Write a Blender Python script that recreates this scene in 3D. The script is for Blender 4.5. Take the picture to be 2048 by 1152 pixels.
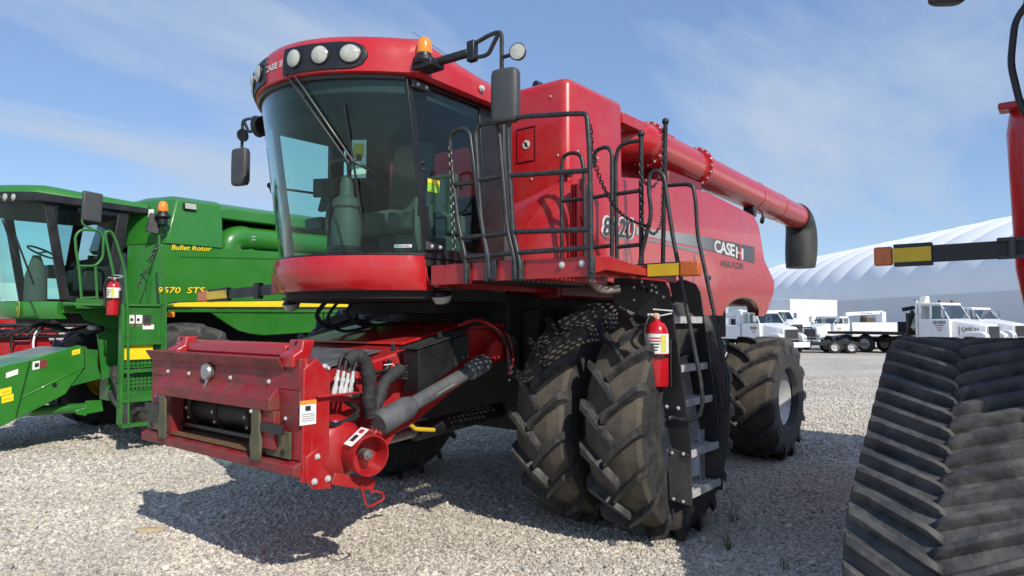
import bpy, bmesh, math, random
import numpy as np
from mathutils import Vector, Matrix
random.seed(7); np.random.seed(7)
rad = math.radians
for o in list(bpy.data.objects): bpy.data.objects.remove(o)
scene = bpy.context.scene
col = scene.collection

# ------------------------------------------------------------------ camera
CAM = Vector((5.394, 4.723, 1.797)); YAW = rad(218.886); PITCH = rad(2.736); FPX = 1361.0
cd = bpy.data.cameras.new('camera'); cam = bpy.data.objects.new('camera', cd); col.objects.link(cam)
cd.sensor_width = 36.0; cd.lens = 36.0*FPX/2048.0; cd.clip_start = 0.05; cd.clip_end = 3000
FW = Vector((math.cos(YAW)*math.cos(PITCH), math.sin(YAW)*math.cos(PITCH), math.sin(PITCH)))
RT = FW.cross(Vector((0,0,1))).normalized(); UP = RT.cross(FW)
cam.matrix_world = Matrix(((RT.x,UP.x,-FW.x,CAM.x),(RT.y,UP.y,-FW.y,CAM.y),(RT.z,UP.z,-FW.z,CAM.z),(0,0,0,1)))
scene.camera = cam
def U(px, py, ax, c):
    """point of the plane ax=c seen at photograph pixel (px,py)"""
    d = FW + RT*((px-1024)/FPX) - UP*((py-576)/FPX)
    i = 'xyz'.index(ax); t = (c-CAM[i])/d[i]
    return CAM + d*t
FH = Vector((math.cos(YAW), math.sin(YAW), 0)); RH = Vector((FH.y, -FH.x, 0))
def RD(r, d, z=0.0):
    """ground point r metres right of and d metres in front of the camera"""
    p = CAM + RH*r + FH*d; return Vector((p.x, p.y, z))

# ------------------------------------------------------------------ light
SUN_DIR = Vector((0.46, 1.17, 1.0)).normalized()      # towards the sun
SUN_EL = math.asin(SUN_DIR.z); SUN_AZ = math.atan2(SUN_DIR.y, SUN_DIR.x)
sl = bpy.data.lights.new('sun', 'SUN'); sun = bpy.data.objects.new('sun', sl); col.objects.link(sun)
sl.energy = 3.9; sl.angle = rad(0.53); sl.color = (1.0, 0.935, 0.83)
sun.rotation_euler = (-SUN_DIR).to_track_quat('-Z', 'Y').to_euler(); sun.location = (0,0,30)
w = bpy.data.worlds.new('World'); scene.world = w; w.use_nodes = True
nt = w.node_tree; nt.nodes.clear(); N = nt.nodes.new; L = nt.links.new
sky = N('ShaderNodeTexSky'); sky.sky_type = 'NISHITA'; sky.sun_disc = False
sky.sun_elevation = SUN_EL; sky.sun_rotation = math.pi/2 - SUN_AZ
sky.air_density = 1.0; sky.dust_density = 0.25; sky.ozone_density = 2.2; sky.altitude = 200
tc = N('ShaderNodeTexCoord')
sep = N('ShaderNodeSeparateXYZ'); L(tc.outputs['Generated'], sep.inputs[0])
# cloud layer: directions projected on a flat ceiling
zc = N('ShaderNodeMath'); zc.operation = 'MAXIMUM'; zc.inputs[1].default_value = 0.0; L(sep.outputs[2], zc.inputs[0])
za = N('ShaderNodeMath'); za.operation = 'ADD'; za.inputs[1].default_value = 0.14; L(zc.outputs[0], za.inputs[0])
dx = N('ShaderNodeMath'); dx.operation = 'DIVIDE'; L(sep.outputs[0], dx.inputs[0]); L(za.outputs[0], dx.inputs[1])
dy = N('ShaderNodeMath'); dy.operation = 'DIVIDE'; L(sep.outputs[1], dy.inputs[0]); L(za.outputs[0], dy.inputs[1])
cmb = N('ShaderNodeCombineXYZ'); L(dx.outputs[0], cmb.inputs[0]); L(dy.outputs[0], cmb.inputs[1])
mp = N('ShaderNodeMapping'); mp.inputs['Rotation'].default_value = (0,0,rad(50)); mp.inputs['Scale'].default_value = (0.5,1.6,1); mp.inputs['Location'].default_value = (9.7,0.4,0)
L(cmb.outputs[0], mp.inputs[0])
n1 = N('ShaderNodeTexNoise'); n1.inputs['Scale'].default_value = 0.9; n1.inputs['Detail'].default_value = 9; n1.inputs['Roughness'].default_value = 0.56; n1.inputs['Distortion'].default_value = 0.35
L(mp.outputs[0], n1.inputs['Vector'])
r1 = N('ShaderNodeValToRGB'); r1.color_ramp.elements[0].position = 0.47; r1.color_ramp.elements[1].position = 0.66
L(n1.outputs['Fac'], r1.inputs[0])
cm = N('ShaderNodeMath'); cm.operation = 'MULTIPLY'; L(r1.outputs[0], cm.inputs[0])
hz = N('ShaderNodeMapRange'); hz.inputs[1].default_value = 0.02; hz.inputs[2].default_value = 0.16; hz.inputs[3].default_value = 0.75; hz.inputs[4].default_value = 0.95; L(sep.outputs[2], hz.inputs[0]); L(hz.outputs[0], cm.inputs[1])
mx = N('ShaderNodeMixRGB'); mx.inputs[2].default_value = (3.2,3.85,4.9,1)
cv = N('ShaderNodeMapRange'); cv.inputs[1].default_value = 0.0; cv.inputs[2].default_value = 1.0; cv.inputs[3].default_value = 0.0; cv.inputs[4].default_value = 0.92; L(cm.outputs[0], cv.inputs[0])
vl = N('ShaderNodeMixRGB'); vl.inputs[0].default_value = 0.5; vl.inputs[2].default_value = (1.5,2.45,4.5,1); L(sky.outputs[0], vl.inputs[1])   # thin high veil
L(cv.outputs[0], mx.inputs[0]); L(vl.outputs[0], mx.inputs[1])
bg = N('ShaderNodeBackground'); bg.inputs['Strength'].default_value = 0.138
wo = N('ShaderNodeOutputWorld'); L(mx.outputs[0], bg.inputs[0]); L(bg.outputs[0], wo.inputs[0])
vs = scene.view_settings; vs.view_transform = 'Standard'; vs.look = 'None'; vs.exposure = 0.20; vs.gamma = 1.0; vs.use_curve_mapping = False
scene.render.resolution_x = 1024; scene.render.resolution_y = 576

# ------------------------------------------------------------------ materials
MATS = {}
def mat(name, c, rough=0.5, metal=0.0, coat=0.0, var=0.12, vscale=6.0, dirt=None, dirt_amt=0.0, dscale=3.0, bump=0.0, bscale=60.0, emit=0.0, spec=0.5, detail=4):
    if name in MATS: return MATS[name]
    m = bpy.data.materials.new(name); m.use_nodes = True; t = m.node_tree; b = t.nodes['Principled BSDF']
    N = t.nodes.new; L = t.links.new
    b.inputs['Metallic'].default_value = metal
    b.inputs['Coat Weight'].default_value = coat; b.inputs['Coat Roughness'].default_value = 0.06
    b.inputs['Specular IOR Level'].default_value = spec
    tc = N('ShaderNodeTexCoord'); ns = N('ShaderNodeTexNoise'); ns.inputs['Scale'].default_value = vscale; ns.inputs['Detail'].default_value = detail
    L(tc.outputs['Object'], ns.inputs['Vector'])
    mr = N('ShaderNodeMapRange'); mr.inputs[1].default_value = 0.3; mr.inputs[2].default_value = 0.7
    mr.inputs[3].default_value = 1-var; mr.inputs[4].default_value = 1+var
    L(ns.outputs['Fac'], mr.inputs[0])
    mul = N('ShaderNodeVectorMath'); mul.operation = 'SCALE'; mul.inputs[0].default_value = c; L(mr.outputs[0], mul.inputs['Scale'])
    out = mul.outputs[0]
    rr = N('ShaderNodeMapRange'); rr.inputs[1].default_value = 0.3; rr.inputs[2].default_value = 0.7
    rr.inputs[3].default_value = max(0.02, rough-0.06); rr.inputs[4].default_value = min(1, rough+0.08); L(ns.outputs['Fac'], rr.inputs[0])
    rout = rr.outputs[0]
    if dirt:
        n2 = N('ShaderNodeTexNoise'); n2.inputs['Scale'].default_value = dscale; n2.inputs['Detail'].default_value = 8; n2.inputs['Roughness'].default_value = 0.65
        L(tc.outputs['Object'], n2.inputs['Vector'])
        m2 = N('ShaderNodeMapRange'); m2.inputs[1].default_value = 0.42; m2.inputs[2].default_value = 0.68; m2.inputs[3].default_value = 0; m2.inputs[4].default_value = dirt_amt
        L(n2.outputs['Fac'], m2.inputs[0])
        mix = N('ShaderNodeMixRGB'); mix.inputs[2].default_value = (*dirt,1); L(m2.outputs[0], mix.inputs[0]); L(out, mix.inputs[1]); out = mix.outputs[0]
        ra = N('ShaderNodeMath'); ra.operation = 'ADD'; ra.use_clamp = True; L(rout, ra.inputs[0])
        rm = N('ShaderNodeMath'); rm.operation = 'MULTIPLY'; rm.inputs[1].default_value = 0.4; L(m2.outputs[0], rm.inputs[0]); L(rm.outputs[0], ra.inputs[1]); rout = ra.outputs[0]
    L(out, b.inputs['Base Color']); L(rout, b.inputs['Roughness'])
    if bump:
        n3 = N('ShaderNodeTexNoise'); n3.inputs['Scale'].default_value = bscale; n3.inputs['Detail'].default_value = 5; L(tc.outputs['Object'], n3.inputs['Vector'])
        bp = N('ShaderNodeBump'); bp.inputs['Strength'].default_value = bump; bp.inputs['Distance'].default_value = 0.01
        L(n3.outputs['Fac'], bp.inputs['Height']); L(bp.outputs[0], b.inputs['Normal'])
    if emit:
        b.inputs['Emission Color'].default_value = (*c,1); b.inputs['Emission Strength'].default_value = emit
    MATS[name] = m; return m
def glass(name, tint, refl=0.06, rough=0.0):
    if name in MATS: return MATS[name]
    m = bpy.data.materials.new(name); m.use_nodes = True; t = m.node_tree; t.nodes.clear(); N = t.nodes.new; L = t.links.new
    o = N('ShaderNodeOutputMaterial'); tr = N('ShaderNodeBsdfTransparent'); tr.inputs[0].default_value = (*tint,1)
    gl = N('ShaderNodeBsdfGlossy'); gl.inputs['Roughness'].default_value = rough; gl.inputs[0].default_value = (1,1,1,1)
    fr = N('ShaderNodeLayerWeight'); fr.inputs[0].default_value = 0.5
    pw = N('ShaderNodeMath'); pw.operation = 'POWER'; pw.inputs[1].default_value = 4.0; L(fr.outputs['Facing'], pw.inputs[0])
    ad = N('ShaderNodeMath'); ad.operation = 'ADD'; ad.use_clamp = True; ad.inputs[1].default_value = refl+0.03; L(pw.outputs[0], ad.inputs[0])
    mx = N('ShaderNodeMixShader'); L(ad.outputs[0], mx.inputs[0]); L(tr.outputs[0], mx.inputs[1]); L(gl.outputs[0], mx.inputs[2]); L(mx.outputs[0], o.inputs[0])
    MATS[name] = m; return m
RED = mat('red_paint', (0.47,0.009,0.013), 0.27, coat=0.45, var=0.06, vscale=2.0, dirt=(0.36,0.16,0.13), dirt_amt=0.20, dscale=3.5)
REDF = mat('red_frame_paint', (0.40,0.009,0.014), 0.34, coat=0.3, var=0.10, vscale=5, dirt=(0.16,0.07,0.05), dirt_amt=0.35, dscale=5)
REDW = mat('worn_red_paint', (0.24,0.012,0.018), 0.45, coat=0.05, var=0.2, vscale=6, dirt=(0.10,0.055,0.035), dirt_amt=0.75, dscale=5.5)
DKRED = mat('dark_red_paint', (0.16,0.006,0.010), 0.4, var=0.1)
GREEN = mat('green_paint', (0.026,0.185,0.020), 0.3, coat=0.5, var=0.06, vscale=2.5, dirt=(0.10,0.15,0.06), dirt_amt=0.10, dscale=2.5)
GREENF = mat('green_frame_paint', (0.022,0.165,0.022), 0.38, coat=0.2, var=0.10, dirt=(0.08,0.10,0.05), dirt_amt=0.25, dscale=5)
YEL = mat('yellow_decal', (0.85,0.66,0.02), 0.4, var=0.04)
YELD = mat('yellow_reflector', (0.62,0.42,0.02), 0.35, var=0.08)
BLK = mat('black_paint', (0.011,0.012,0.014), 0.38, var=0.15, dirt=(0.036,0.034,0.031), dirt_amt=0.22)
BLKM = mat('matte_black', (0.012,0.012,0.012), 0.75, var=0.2, dirt=(0.045,0.04,0.034), dirt_amt=0.35, dscale=6)
PLA = mat('grey_plastic', (0.05,0.053,0.056), 0.48, var=0.12, bump=0.15, bscale=300)
RAILM = mat('rail_paint', (0.020,0.023,0.025), 0.36, var=0.2, vscale=20, dirt=(0.08,0.08,0.076), dirt_amt=0.35, dscale=18)
GUARD = mat('grey_guard', (0.075,0.082,0.09), 0.6, var=0.2, vscale=10, dirt=(0.18,0.17,0.16), dirt_amt=0.4, dscale=7)
STEEL = mat('bare_steel', (0.42,0.42,0.41), 0.42, metal=0.9, var=0.2, vscale=20, dirt=(0.2,0.13,0.08), dirt_amt=0.4, dscale=14)
GALV = mat('galvanised_steel', (0.62,0.63,0.63), 0.5, metal=0.3, var=0.15, vscale=30, dirt=(0.22,0.20,0.18), dirt_amt=0.45, dscale=12)
RIMM = mat('silver_rim', (0.62,0.63,0.64), 0.35, metal=0.25, var=0.06, dirt=(0.3,0.28,0.25), dirt_amt=0.25)
OLIVE = mat('olive_worn_steel', (0.085,0.095,0.055), 0.55, metal=0.2, var=0.3, vscale=12, dirt=(0.20,0.13,0.06), dirt_amt=0.6, dscale=9)
RUST = mat('rusty_floor', (0.15,0.075,0.032), 0.8, var=0.3, vscale=12, dirt=(0.05,0.03,0.02), dirt_amt=0.5, dscale=9, bump=0.3)
DRUM = mat('worn_black_drum', (0.018,0.016,0.015), 0.45, metal=0.5, var=0.3, vscale=10, dirt=(0.06,0.045,0.03), dirt_amt=0.5)
HOSE = mat('rubber_hose', (0.016,0.016,0.017), 0.5, var=0.2, vscale=30)
SLEEVE = mat('woven_sleeve', (0.028,0.028,0.030), 0.7, var=0.3, vscale=25, bump=0.6, bscale=45)
WHITE = mat('white_paint', (0.78,0.79,0.80), 0.35, coat=0.3, var=0.03, vscale=2, dirt=(0.5,0.48,0.44), dirt_amt=0.25, dscale=2)
PAPER = mat('white_label', (0.78,0.78,0.76), 0.6, var=0.04)
INK = mat('black_ink', (0.02,0.02,0.02), 0.6)
ORNL = mat('orange_label', (0.75,0.28,0.02), 0.55)
BLUL = mat('blue_label', (0.10,0.08,0.45), 0.55)
REDL = mat('red_label', (0.55,0.02,0.02), 0.5)
AMBER = mat('amber_lens', (0.80,0.23,0.015), 0.22, coat=0.5, var=0.1, emit=0.06)
AMBD = mat('amber_signal_lens', (0.52,0.12,0.02), 0.3, coat=0.4, var=0.12, vscale=40)
LENS = mat('lamp_lens', (0.42,0.44,0.39), 0.18, coat=0.6, var=0.14, vscale=22)
CREAM = mat('beige_plastic', (0.085,0.09,0.074), 0.6, var=0.08)
SEATM = mat('seat_fabric', (0.10,0.10,0.085), 0.85, var=0.15, vscale=30)
HEADL = mat('grey_headliner', (0.035,0.035,0.035), 0.85)
GLASS = glass('tinted_glass', (0.78,0.93,0.90), -0.008)
DGLASS = glass('dark_glass', (0.66,0.78,0.77), -0.005)
CGLASS = glass('clear_glass', (0.90,0.92,0.92), 0.01)
GREYD = mat('grey_decal', (0.20,0.21,0.22), 0.35, var=0.05)
DKGD = mat('dark_grey_decal', (0.045,0.05,0.055), 0.35, var=0.05)
SILD = mat('silver_decal', (0.62,0.62,0.60), 0.4, var=0.05)
FOIL = mat('satin_exhaust', (0.55,0.52,0.42), 0.35, metal=0.8, var=0.1)
EXT = mat('extinguisher_red', (0.50,0.010,0.018), 0.25, coat=0.6, var=0.04)
TYRE = mat('tyre_rubber', (0.020,0.020,0.021), 0.7, var=0.25, vscale=9, dirt=(0.085,0.066,0.044), dirt_amt=0.55, dscale=5, bump=0.25, bscale=40)
TREAD = mat('dusty_tread', (0.062,0.054,0.043), 0.85, var=0.35, vscale=7, dirt=(0.135,0.115,0.088), dirt_amt=0.7, dscale=4, bump=0.4, bscale=50)
LUG = mat('tread_lug', (0.022,0.023,0.025), 0.55, var=0.3, vscale=14, dirt=(0.12,0.112,0.10), dirt_amt=0.5, dscale=10, bump=0.3, bscale=45)
SIDEW = mat('sidewall_rubber', (0.026,0.026,0.027), 0.65, var=0.25, vscale=8, dirt=(0.10,0.09,0.075), dirt_amt=0.4, dscale=6)

# ------------------------------------------------------------------ mesh building
def V(*a): return Vector(a)
class MB:
    def __init__(s): s.v = []; s.f = []; s.m = []
    def add(s, vs, fs, m=0):
        b = len(s.v); s.v += [tuple(x) for x in vs]
        for q in fs: s.f.append(tuple(b+i for i in q)); s.m.append(m)
        return s
    def box(s, x0,x1,y0,y1,z0,z1, m=0):
        vs = [(x,y,z) for x in (x0,x1) for y in (y0,y1) for z in (z0,z1)]
        return s.hexa([vs[0],vs[4],vs[6],vs[2],vs[1],vs[5],vs[7],vs[3]], m)
    def hexa(s, p, m=0):
        return s.add(p, [(3,2,1,0),(4,5,6,7),(0,1,5,4),(1,2,6,5),(2,3,7,6),(3,0,4,7)], m)
    def obox(s, c, ax, ay, az, m=0):
        c=Vector(c);ax=Vector(ax);ay=Vector(ay);az=Vector(az)
        return s.hexa([c-ax-ay-az,c+ax-ay-az,c+ax+ay-az,c-ax+ay-az,c-ax-ay+az,c+ax-ay+az,c+ax+ay+az,c-ax+ay+az], m)
    def bar(s, p0, p1, w, h, up=(0,0,1), m=0):
        p0=Vector(p0);p1=Vector(p1);d=(p1-p0);a=d.normalized();u=Vector(up);sd=a.cross(u)
        if sd.length<1e-4: sd=a.cross(Vector((1,0,0)))
        sd.normalize();u=sd.cross(a)
        return s.obox((p0+p1)/2, d/2, sd*w/2, u*h/2, m)
    def prism(s, poly, ext, m=0):
        n=len(poly);e=Vector(ext);a=[Vector(q) for q in poly];b=[q+e for q in a]
        fs=[tuple(range(n-1,-1,-1)),tuple(range(n,2*n))]+[(i,(i+1)%n,n+(i+1)%n,n+i) for i in range(n)]
        return s.add(a+b, fs, m)
    def loft(s, rings, closed=True, cap0=True, cap1=True, m=0):
        n=len(rings[0]);vs=[q for r in rings for q in r];fs=[]
        for i in range(len(rings)-1):
            for j in range(n if closed else n-1):
                k=(j+1)%n; fs.append((i*n+j,i*n+k,(i+1)*n+k,(i+1)*n+j))
        if cap0: fs.append(tuple(range(n-1,-1,-1)))
        if cap1: fs.append(tuple(range((len(rings)-1)*n,len(rings)*n)))
        return s.add(vs, fs, m)
    def tube(s, path, r, n=8, m=0, closed=False, cap=True):
        P=[Vector(q) for q in path];k=len(P);rs=r if isinstance(r,(list,tuple)) else [r]*k
        rings=[];prev=None
        for i in range(k):
            a=P[(i-1)%k] if (closed or i>0) else P[i]; b=P[(i+1)%k] if (closed or i<k-1) else P[i]
            t=(b-a).normalized()
            if prev is None:
                u=t.cross(Vector((0,0,1)))
                if u.length<1e-3: u=t.cross(Vector((1,0,0)))
                u.normalize()
            else:
                u=prev-t*prev.dot(t)
                if u.length<1e-6: u=t.orthogonal()
                u.normalize()
            prev=u; w=t.cross(u)
            rings.append([P[i]+u*(rs[i]*math.cos(2*math.pi*j/n))+w*(rs[i]*math.sin(2*math.pi*j/n)) for j in range(n)])
        if closed: rings.append(rings[0]); return s.loft(rings,True,False,False,m)
        return s.loft(rings,True,cap,cap,m)
    def cyl(s, p0, p1, r0, r1=None, n=16, m=0, cap=True):
        return s.tube([p0,p1],[r0,r0 if r1 is None else r1],n,m,False,cap)
    def lathe(s, prof, o, axis, n=24, m=0, cap=True):
        o=Vector(o);a=Vector(axis).normalized();u=a.orthogonal().normalized();w=a.cross(u)
        rings=[[o+a*h+u*(r*math.cos(2*math.pi*j/n))+w*(r*math.sin(2*math.pi*j/n)) for j in range(n)] for r,h in prof]
        return s.loft(rings,True,cap,cap,m)
    def sphere(s, c, r, n=12, k=8, sc=(1,1,1), m=0):
        c=Vector(c)
        rings=[[c+Vector((sc[0]*r*math.sin(math.pi*i/k)*math.cos(2*math.pi*j/n),sc[1]*r*math.sin(math.pi*i/k)*math.sin(2*math.pi*j/n),-sc[2]*r*math.cos(math.pi*i/k))) for j in range(n)] for i in range(1,k)]
        return s.loft(rings,True,True,True,m)
    def grid(s, fn, us, vs, m=0):
        nu=len(us);nv=len(vs)
        return s.add([fn(a,b) for a in us for b in vs],[(i*nv+j,(i+1)*nv+j,(i+1)*nv+j+1,i*nv+j+1) for i in range(nu-1) for j in range(nv-1)],m)
    def slab(s, fn, fb, us, vs, m=0):
        """closed thick sheet between the surfaces fn and fb"""
        nu=len(us);nv=len(vs);b=len(s.v)
        s.grid(fn,us,vs,m);s.add([fb(a,c) for a in us for c in vs],[(i*nv+j,i*nv+j+1,(i+1)*nv+j+1,(i+1)*nv+j) for i in range(nu-1) for j in range(nv-1)],m)
        o=nu*nv;F=[]
        for i in range(nu-1):
            F+= [(i*nv,o+i*nv,o+(i+1)*nv,(i+1)*nv),(i*nv+nv-1,(i+1)*nv+nv-1,o+(i+1)*nv+nv-1,o+i*nv+nv-1)]
        for j in range(nv-1):
            F+= [(j,j+1,o+j+1,o+j),((nu-1)*nv+j,o+(nu-1)*nv+j,o+(nu-1)*nv+j+1,(nu-1)*nv+j+1)]
        for q in F: s.f.append(tuple(b+i for i in q)); s.m.append(m)
        return s
    def mesh(s, name, mats, smooth=35):
        me=bpy.data.meshes.new(name);me.from_pydata([tuple(q) for q in s.v],[],s.f)
        ms=mats if isinstance(mats,(list,tuple)) else [mats]
        for q in ms: me.materials.append(q)
        if len(ms)>1: me.polygons.foreach_set('material_index',s.m)
        bm=bmesh.new();bm.from_mesh(me);bmesh.ops.recalc_face_normals(bm,faces=bm.faces);bm.to_mesh(me);bm.free()
        if smooth:
            me.polygons.foreach_set('use_smooth',[True]*len(me.polygons));me.set_sharp_from_angle(angle=rad(smooth))
        me.update();return me
    def build(s, name, mats, parent=None, bevel=0, smooth=35, seg=2):
        o=bpy.data.objects.new(name,s.mesh(name,mats,smooth));col.objects.link(o)
        if parent: o.parent=parent
        if bevel:
            b=o.modifiers.new('bevel','BEVEL');b.width=bevel;b.segments=seg;b.limit_method='ANGLE';b.angle_limit=rad(40);b.harden_normals=False
        return o
def rnd(path, r, k=4, closed=False):
    """round the inner corners of a polyline"""
    P=[Vector(q) for q in path];out=[] if closed else [P[0]];n=len(P)
    for i in (range(n) if closed else range(1,n-1)):
        a,b,c=P[i-1],P[i],P[(i+1)%n];d0=(a-b);d1=(c-b);q=min(r,d0.length*0.45,d1.length*0.45)
        s=b+d0.normalized()*q;e=b+d1.normalized()*q
        for j in range(k+1):
            t=j/k;out.append(s*(1-t)**2+b*2*t*(1-t)+e*t*t)
    if not closed: out.append(P[-1])
    return out
def smooth_path(P, n=6):
    P=[Vector(q) for q in P];out=[]
    for i in range(len(P)-1):
        p0=P[max(i-1,0)];p1=P[i];p2=P[i+1];p3=P[min(i+2,len(P)-1)]
        for j in range(n):
            t=j/n;out.append(0.5*((2*p1)+(p2-p0)*t+(2*p0-5*p1+4*p2-p3)*t*t+(3*p1-p0-3*p2+p3)*t**3))
    out.append(P[-1]);return out
def lin(a,b,n): return [a+(b-a)*i/(n-1) for i in range(n)]
def interp(x, pts):
    pts=sorted(pts)
    if x<=pts[0][0]: return pts[0][1]
    for (a,b),(c,d) in zip(pts,pts[1:]):
        if x<=c: return b+(d-b)*(x-a)/(c-a)
    return pts[-1][1]
def empty(name, loc=(0,0,0), rz=0):
    o=bpy.data.objects.new(name,None);col.objects.link(o);o.location=loc;o.rotation_euler=(0,0,rz);o.empty_display_size=0.2;return o
def tag(o, label=None, cat=None, group=None, kind=None):
    if label: o['label']=label
    if cat: o['category']=cat
    if group: o['group']=group
    if kind: o['kind']=kind
    return o
def put(name, me, parent, loc=(0,0,0), rot=None):
    o=bpy.data.objects.new(name,me);col.objects.link(o);o.parent=parent;o.location=loc
    if rot is not None: o.rotation_euler=rot
    return o
_b=MB();_b.lathe([(0.013,0),(0.013,0.002),(0.009,0.002),(0.009,0.009),(0.006,0.0105)],(0,0,0),(0,0,1),8)
BOLT=_b.mesh('bolt',GALV)
def bolt(parent, p, d, s=1.0):
    o=put('bolt',BOLT,parent,p,Vector(d).to_track_quat('Z','Y').to_euler());o.scale=(s,s,s);return o
def text_geo(txt, fn, size, bold=0.0, shear=0.0, space=1.0, depth=0.0):
    """flat lettering mapped through fn(u,v) -> point; returns (verts, faces, width)"""
    cu=bpy.data.curves.new('t','FONT');cu.body=txt;cu.size=size;cu.offset=bold;cu.shear=shear;cu.space_character=space;cu.resolution_u=3
    ob=bpy.data.objects.new('t',cu);col.objects.link(ob)
    dg=bpy.context.evaluated_depsgraph_get();me=bpy.data.meshes.new_from_object(ob.evaluated_get(dg))
    vs=[tuple(q.co) for q in me.vertices];fs=[tuple(p.vertices) for p in me.polygons]
    bpy.data.objects.remove(ob);bpy.data.curves.remove(cu);bpy.data.meshes.remove(me)
    x0=min(q[0] for q in vs);x1=max(q[0] for q in vs);y0=min(q[1] for q in vs);y1=max(q[1] for q in vs)
    return [fn((q[0]-x0)/(x1-x0),(q[1]-y0)/(y1-y0)) for q in vs],fs,(x1-x0,y1-y0)
def lettering(name, txt, fn, m, parent, size=1.0, bold=0.0, shear=0.0, space=1.0):
    vs,fs,_=text_geo(txt,fn,size,bold,shear,space);b=MB();b.add(vs,fs);return b.build(name,m,parent,smooth=0)
def label_card(name, parent, c, u, v, n, base, marks=()):
    """printed sticker: a thin card with ink marks; u,v half-extents, n outward normal"""
    c=Vector(c);u=Vector(u);v=Vector(v);n=Vector(n).normalized();b=MB()
    mats=[base];b.obox(c,u,v,n*0.0015)
    for (u0,u1,v0,v1,mm) in marks:
        if mm not in mats: mats.append(mm)
        b.obox(c+u*((u0+u1)/2)+v*((v0+v1)/2)+n*0.0022,u*((u1-u0)/2),v*((v1-v0)/2),n*0.0015,mats.index(mm))
    return b.build(name,mats,parent,smooth=0)
# ------------------------------------------------------------------ ground
def ground_material():
    m=bpy.data.materials.new('gravel_ground');m.use_nodes=True;t=m.node_tree;b=t.nodes['Principled BSDF'];N=t.nodes.new;L=t.links.new
    tc=N('ShaderNodeTexCoord');b.inputs['Roughness'].default_value=0.95;b.inputs['Specular IOR Level'].default_value=0.2
    v1=N('ShaderNodeTexVoronoi');v1.inputs['Scale'].default_value=26;L(tc.outputs['Object'],v1.inputs['Vector'])
    v2=N('ShaderNodeTexVoronoi');v2.inputs['Scale'].default_value=11;L(tc.outputs['Object'],v2.inputs['Vector'])
    n1=N('ShaderNodeTexNoise');n1.inputs['Scale'].default_value=0.22;n1.inputs['Detail'].default_value=8;n1.inputs['Roughness'].default_value=0.62;L(tc.outputs['Object'],n1.inputs['Vector'])
    cr=N('ShaderNodeValToRGB');e=cr.color_ramp.elements;e[0].position=0.0;e[0].color=(0.34,0.31,0.265,1);e[1].position=1;e[1].color=(0.74,0.69,0.60,1)
    q=e.new(0.5);q.color=(0.56,0.52,0.455,1)
    mixr=N('ShaderNodeMixRGB');mixr.inputs[0].default_value=0.4;L(v1.outputs['Color'],mixr.inputs[1]);L(v2.outputs['Color'],mixr.inputs[2])
    bw=N('ShaderNodeRGBToBW');L(mixr.outputs[0],bw.inputs[0]);L(bw.outputs[0],cr.inputs[0])
    mr=N('ShaderNodeMapRange');mr.inputs[1].default_value=0.3;mr.inputs[2].default_value=0.7;mr.inputs[3].default_value=0.72;mr.inputs[4].default_value=1.16;L(n1.outputs['Fac'],mr.inputs[0])
    sc=N('ShaderNodeVectorMath');sc.operation='SCALE';L(cr.outputs[0],sc.inputs[0]);L(mr.outputs[0],sc.inputs['Scale']);L(sc.outputs[0],b.inputs['Base Color'])
    bp=N('ShaderNodeBump');bp.inputs['Strength'].default_value=0.8;bp.inputs['Distance'].default_value=0.03;bp.invert=True
    L(v1.outputs['Distance'],bp.inputs['Height']);L(bp.outputs[0],b.inputs['Normal']);return m
GROUND=ground_material()
g=MB();xs=[-900,-250,-80,-40,-20,-12]+lin(-8,8,9)+[12,20,60,300];ys=[-900,-250,-80,-40,-20,-14]+lin(-10,10,11)+[14,20,60,300]
g.grid(lambda x,y:(x,y,0.0),xs,ys);tag(g.build('ground',GROUND,smooth=0),kind='structure')

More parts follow.
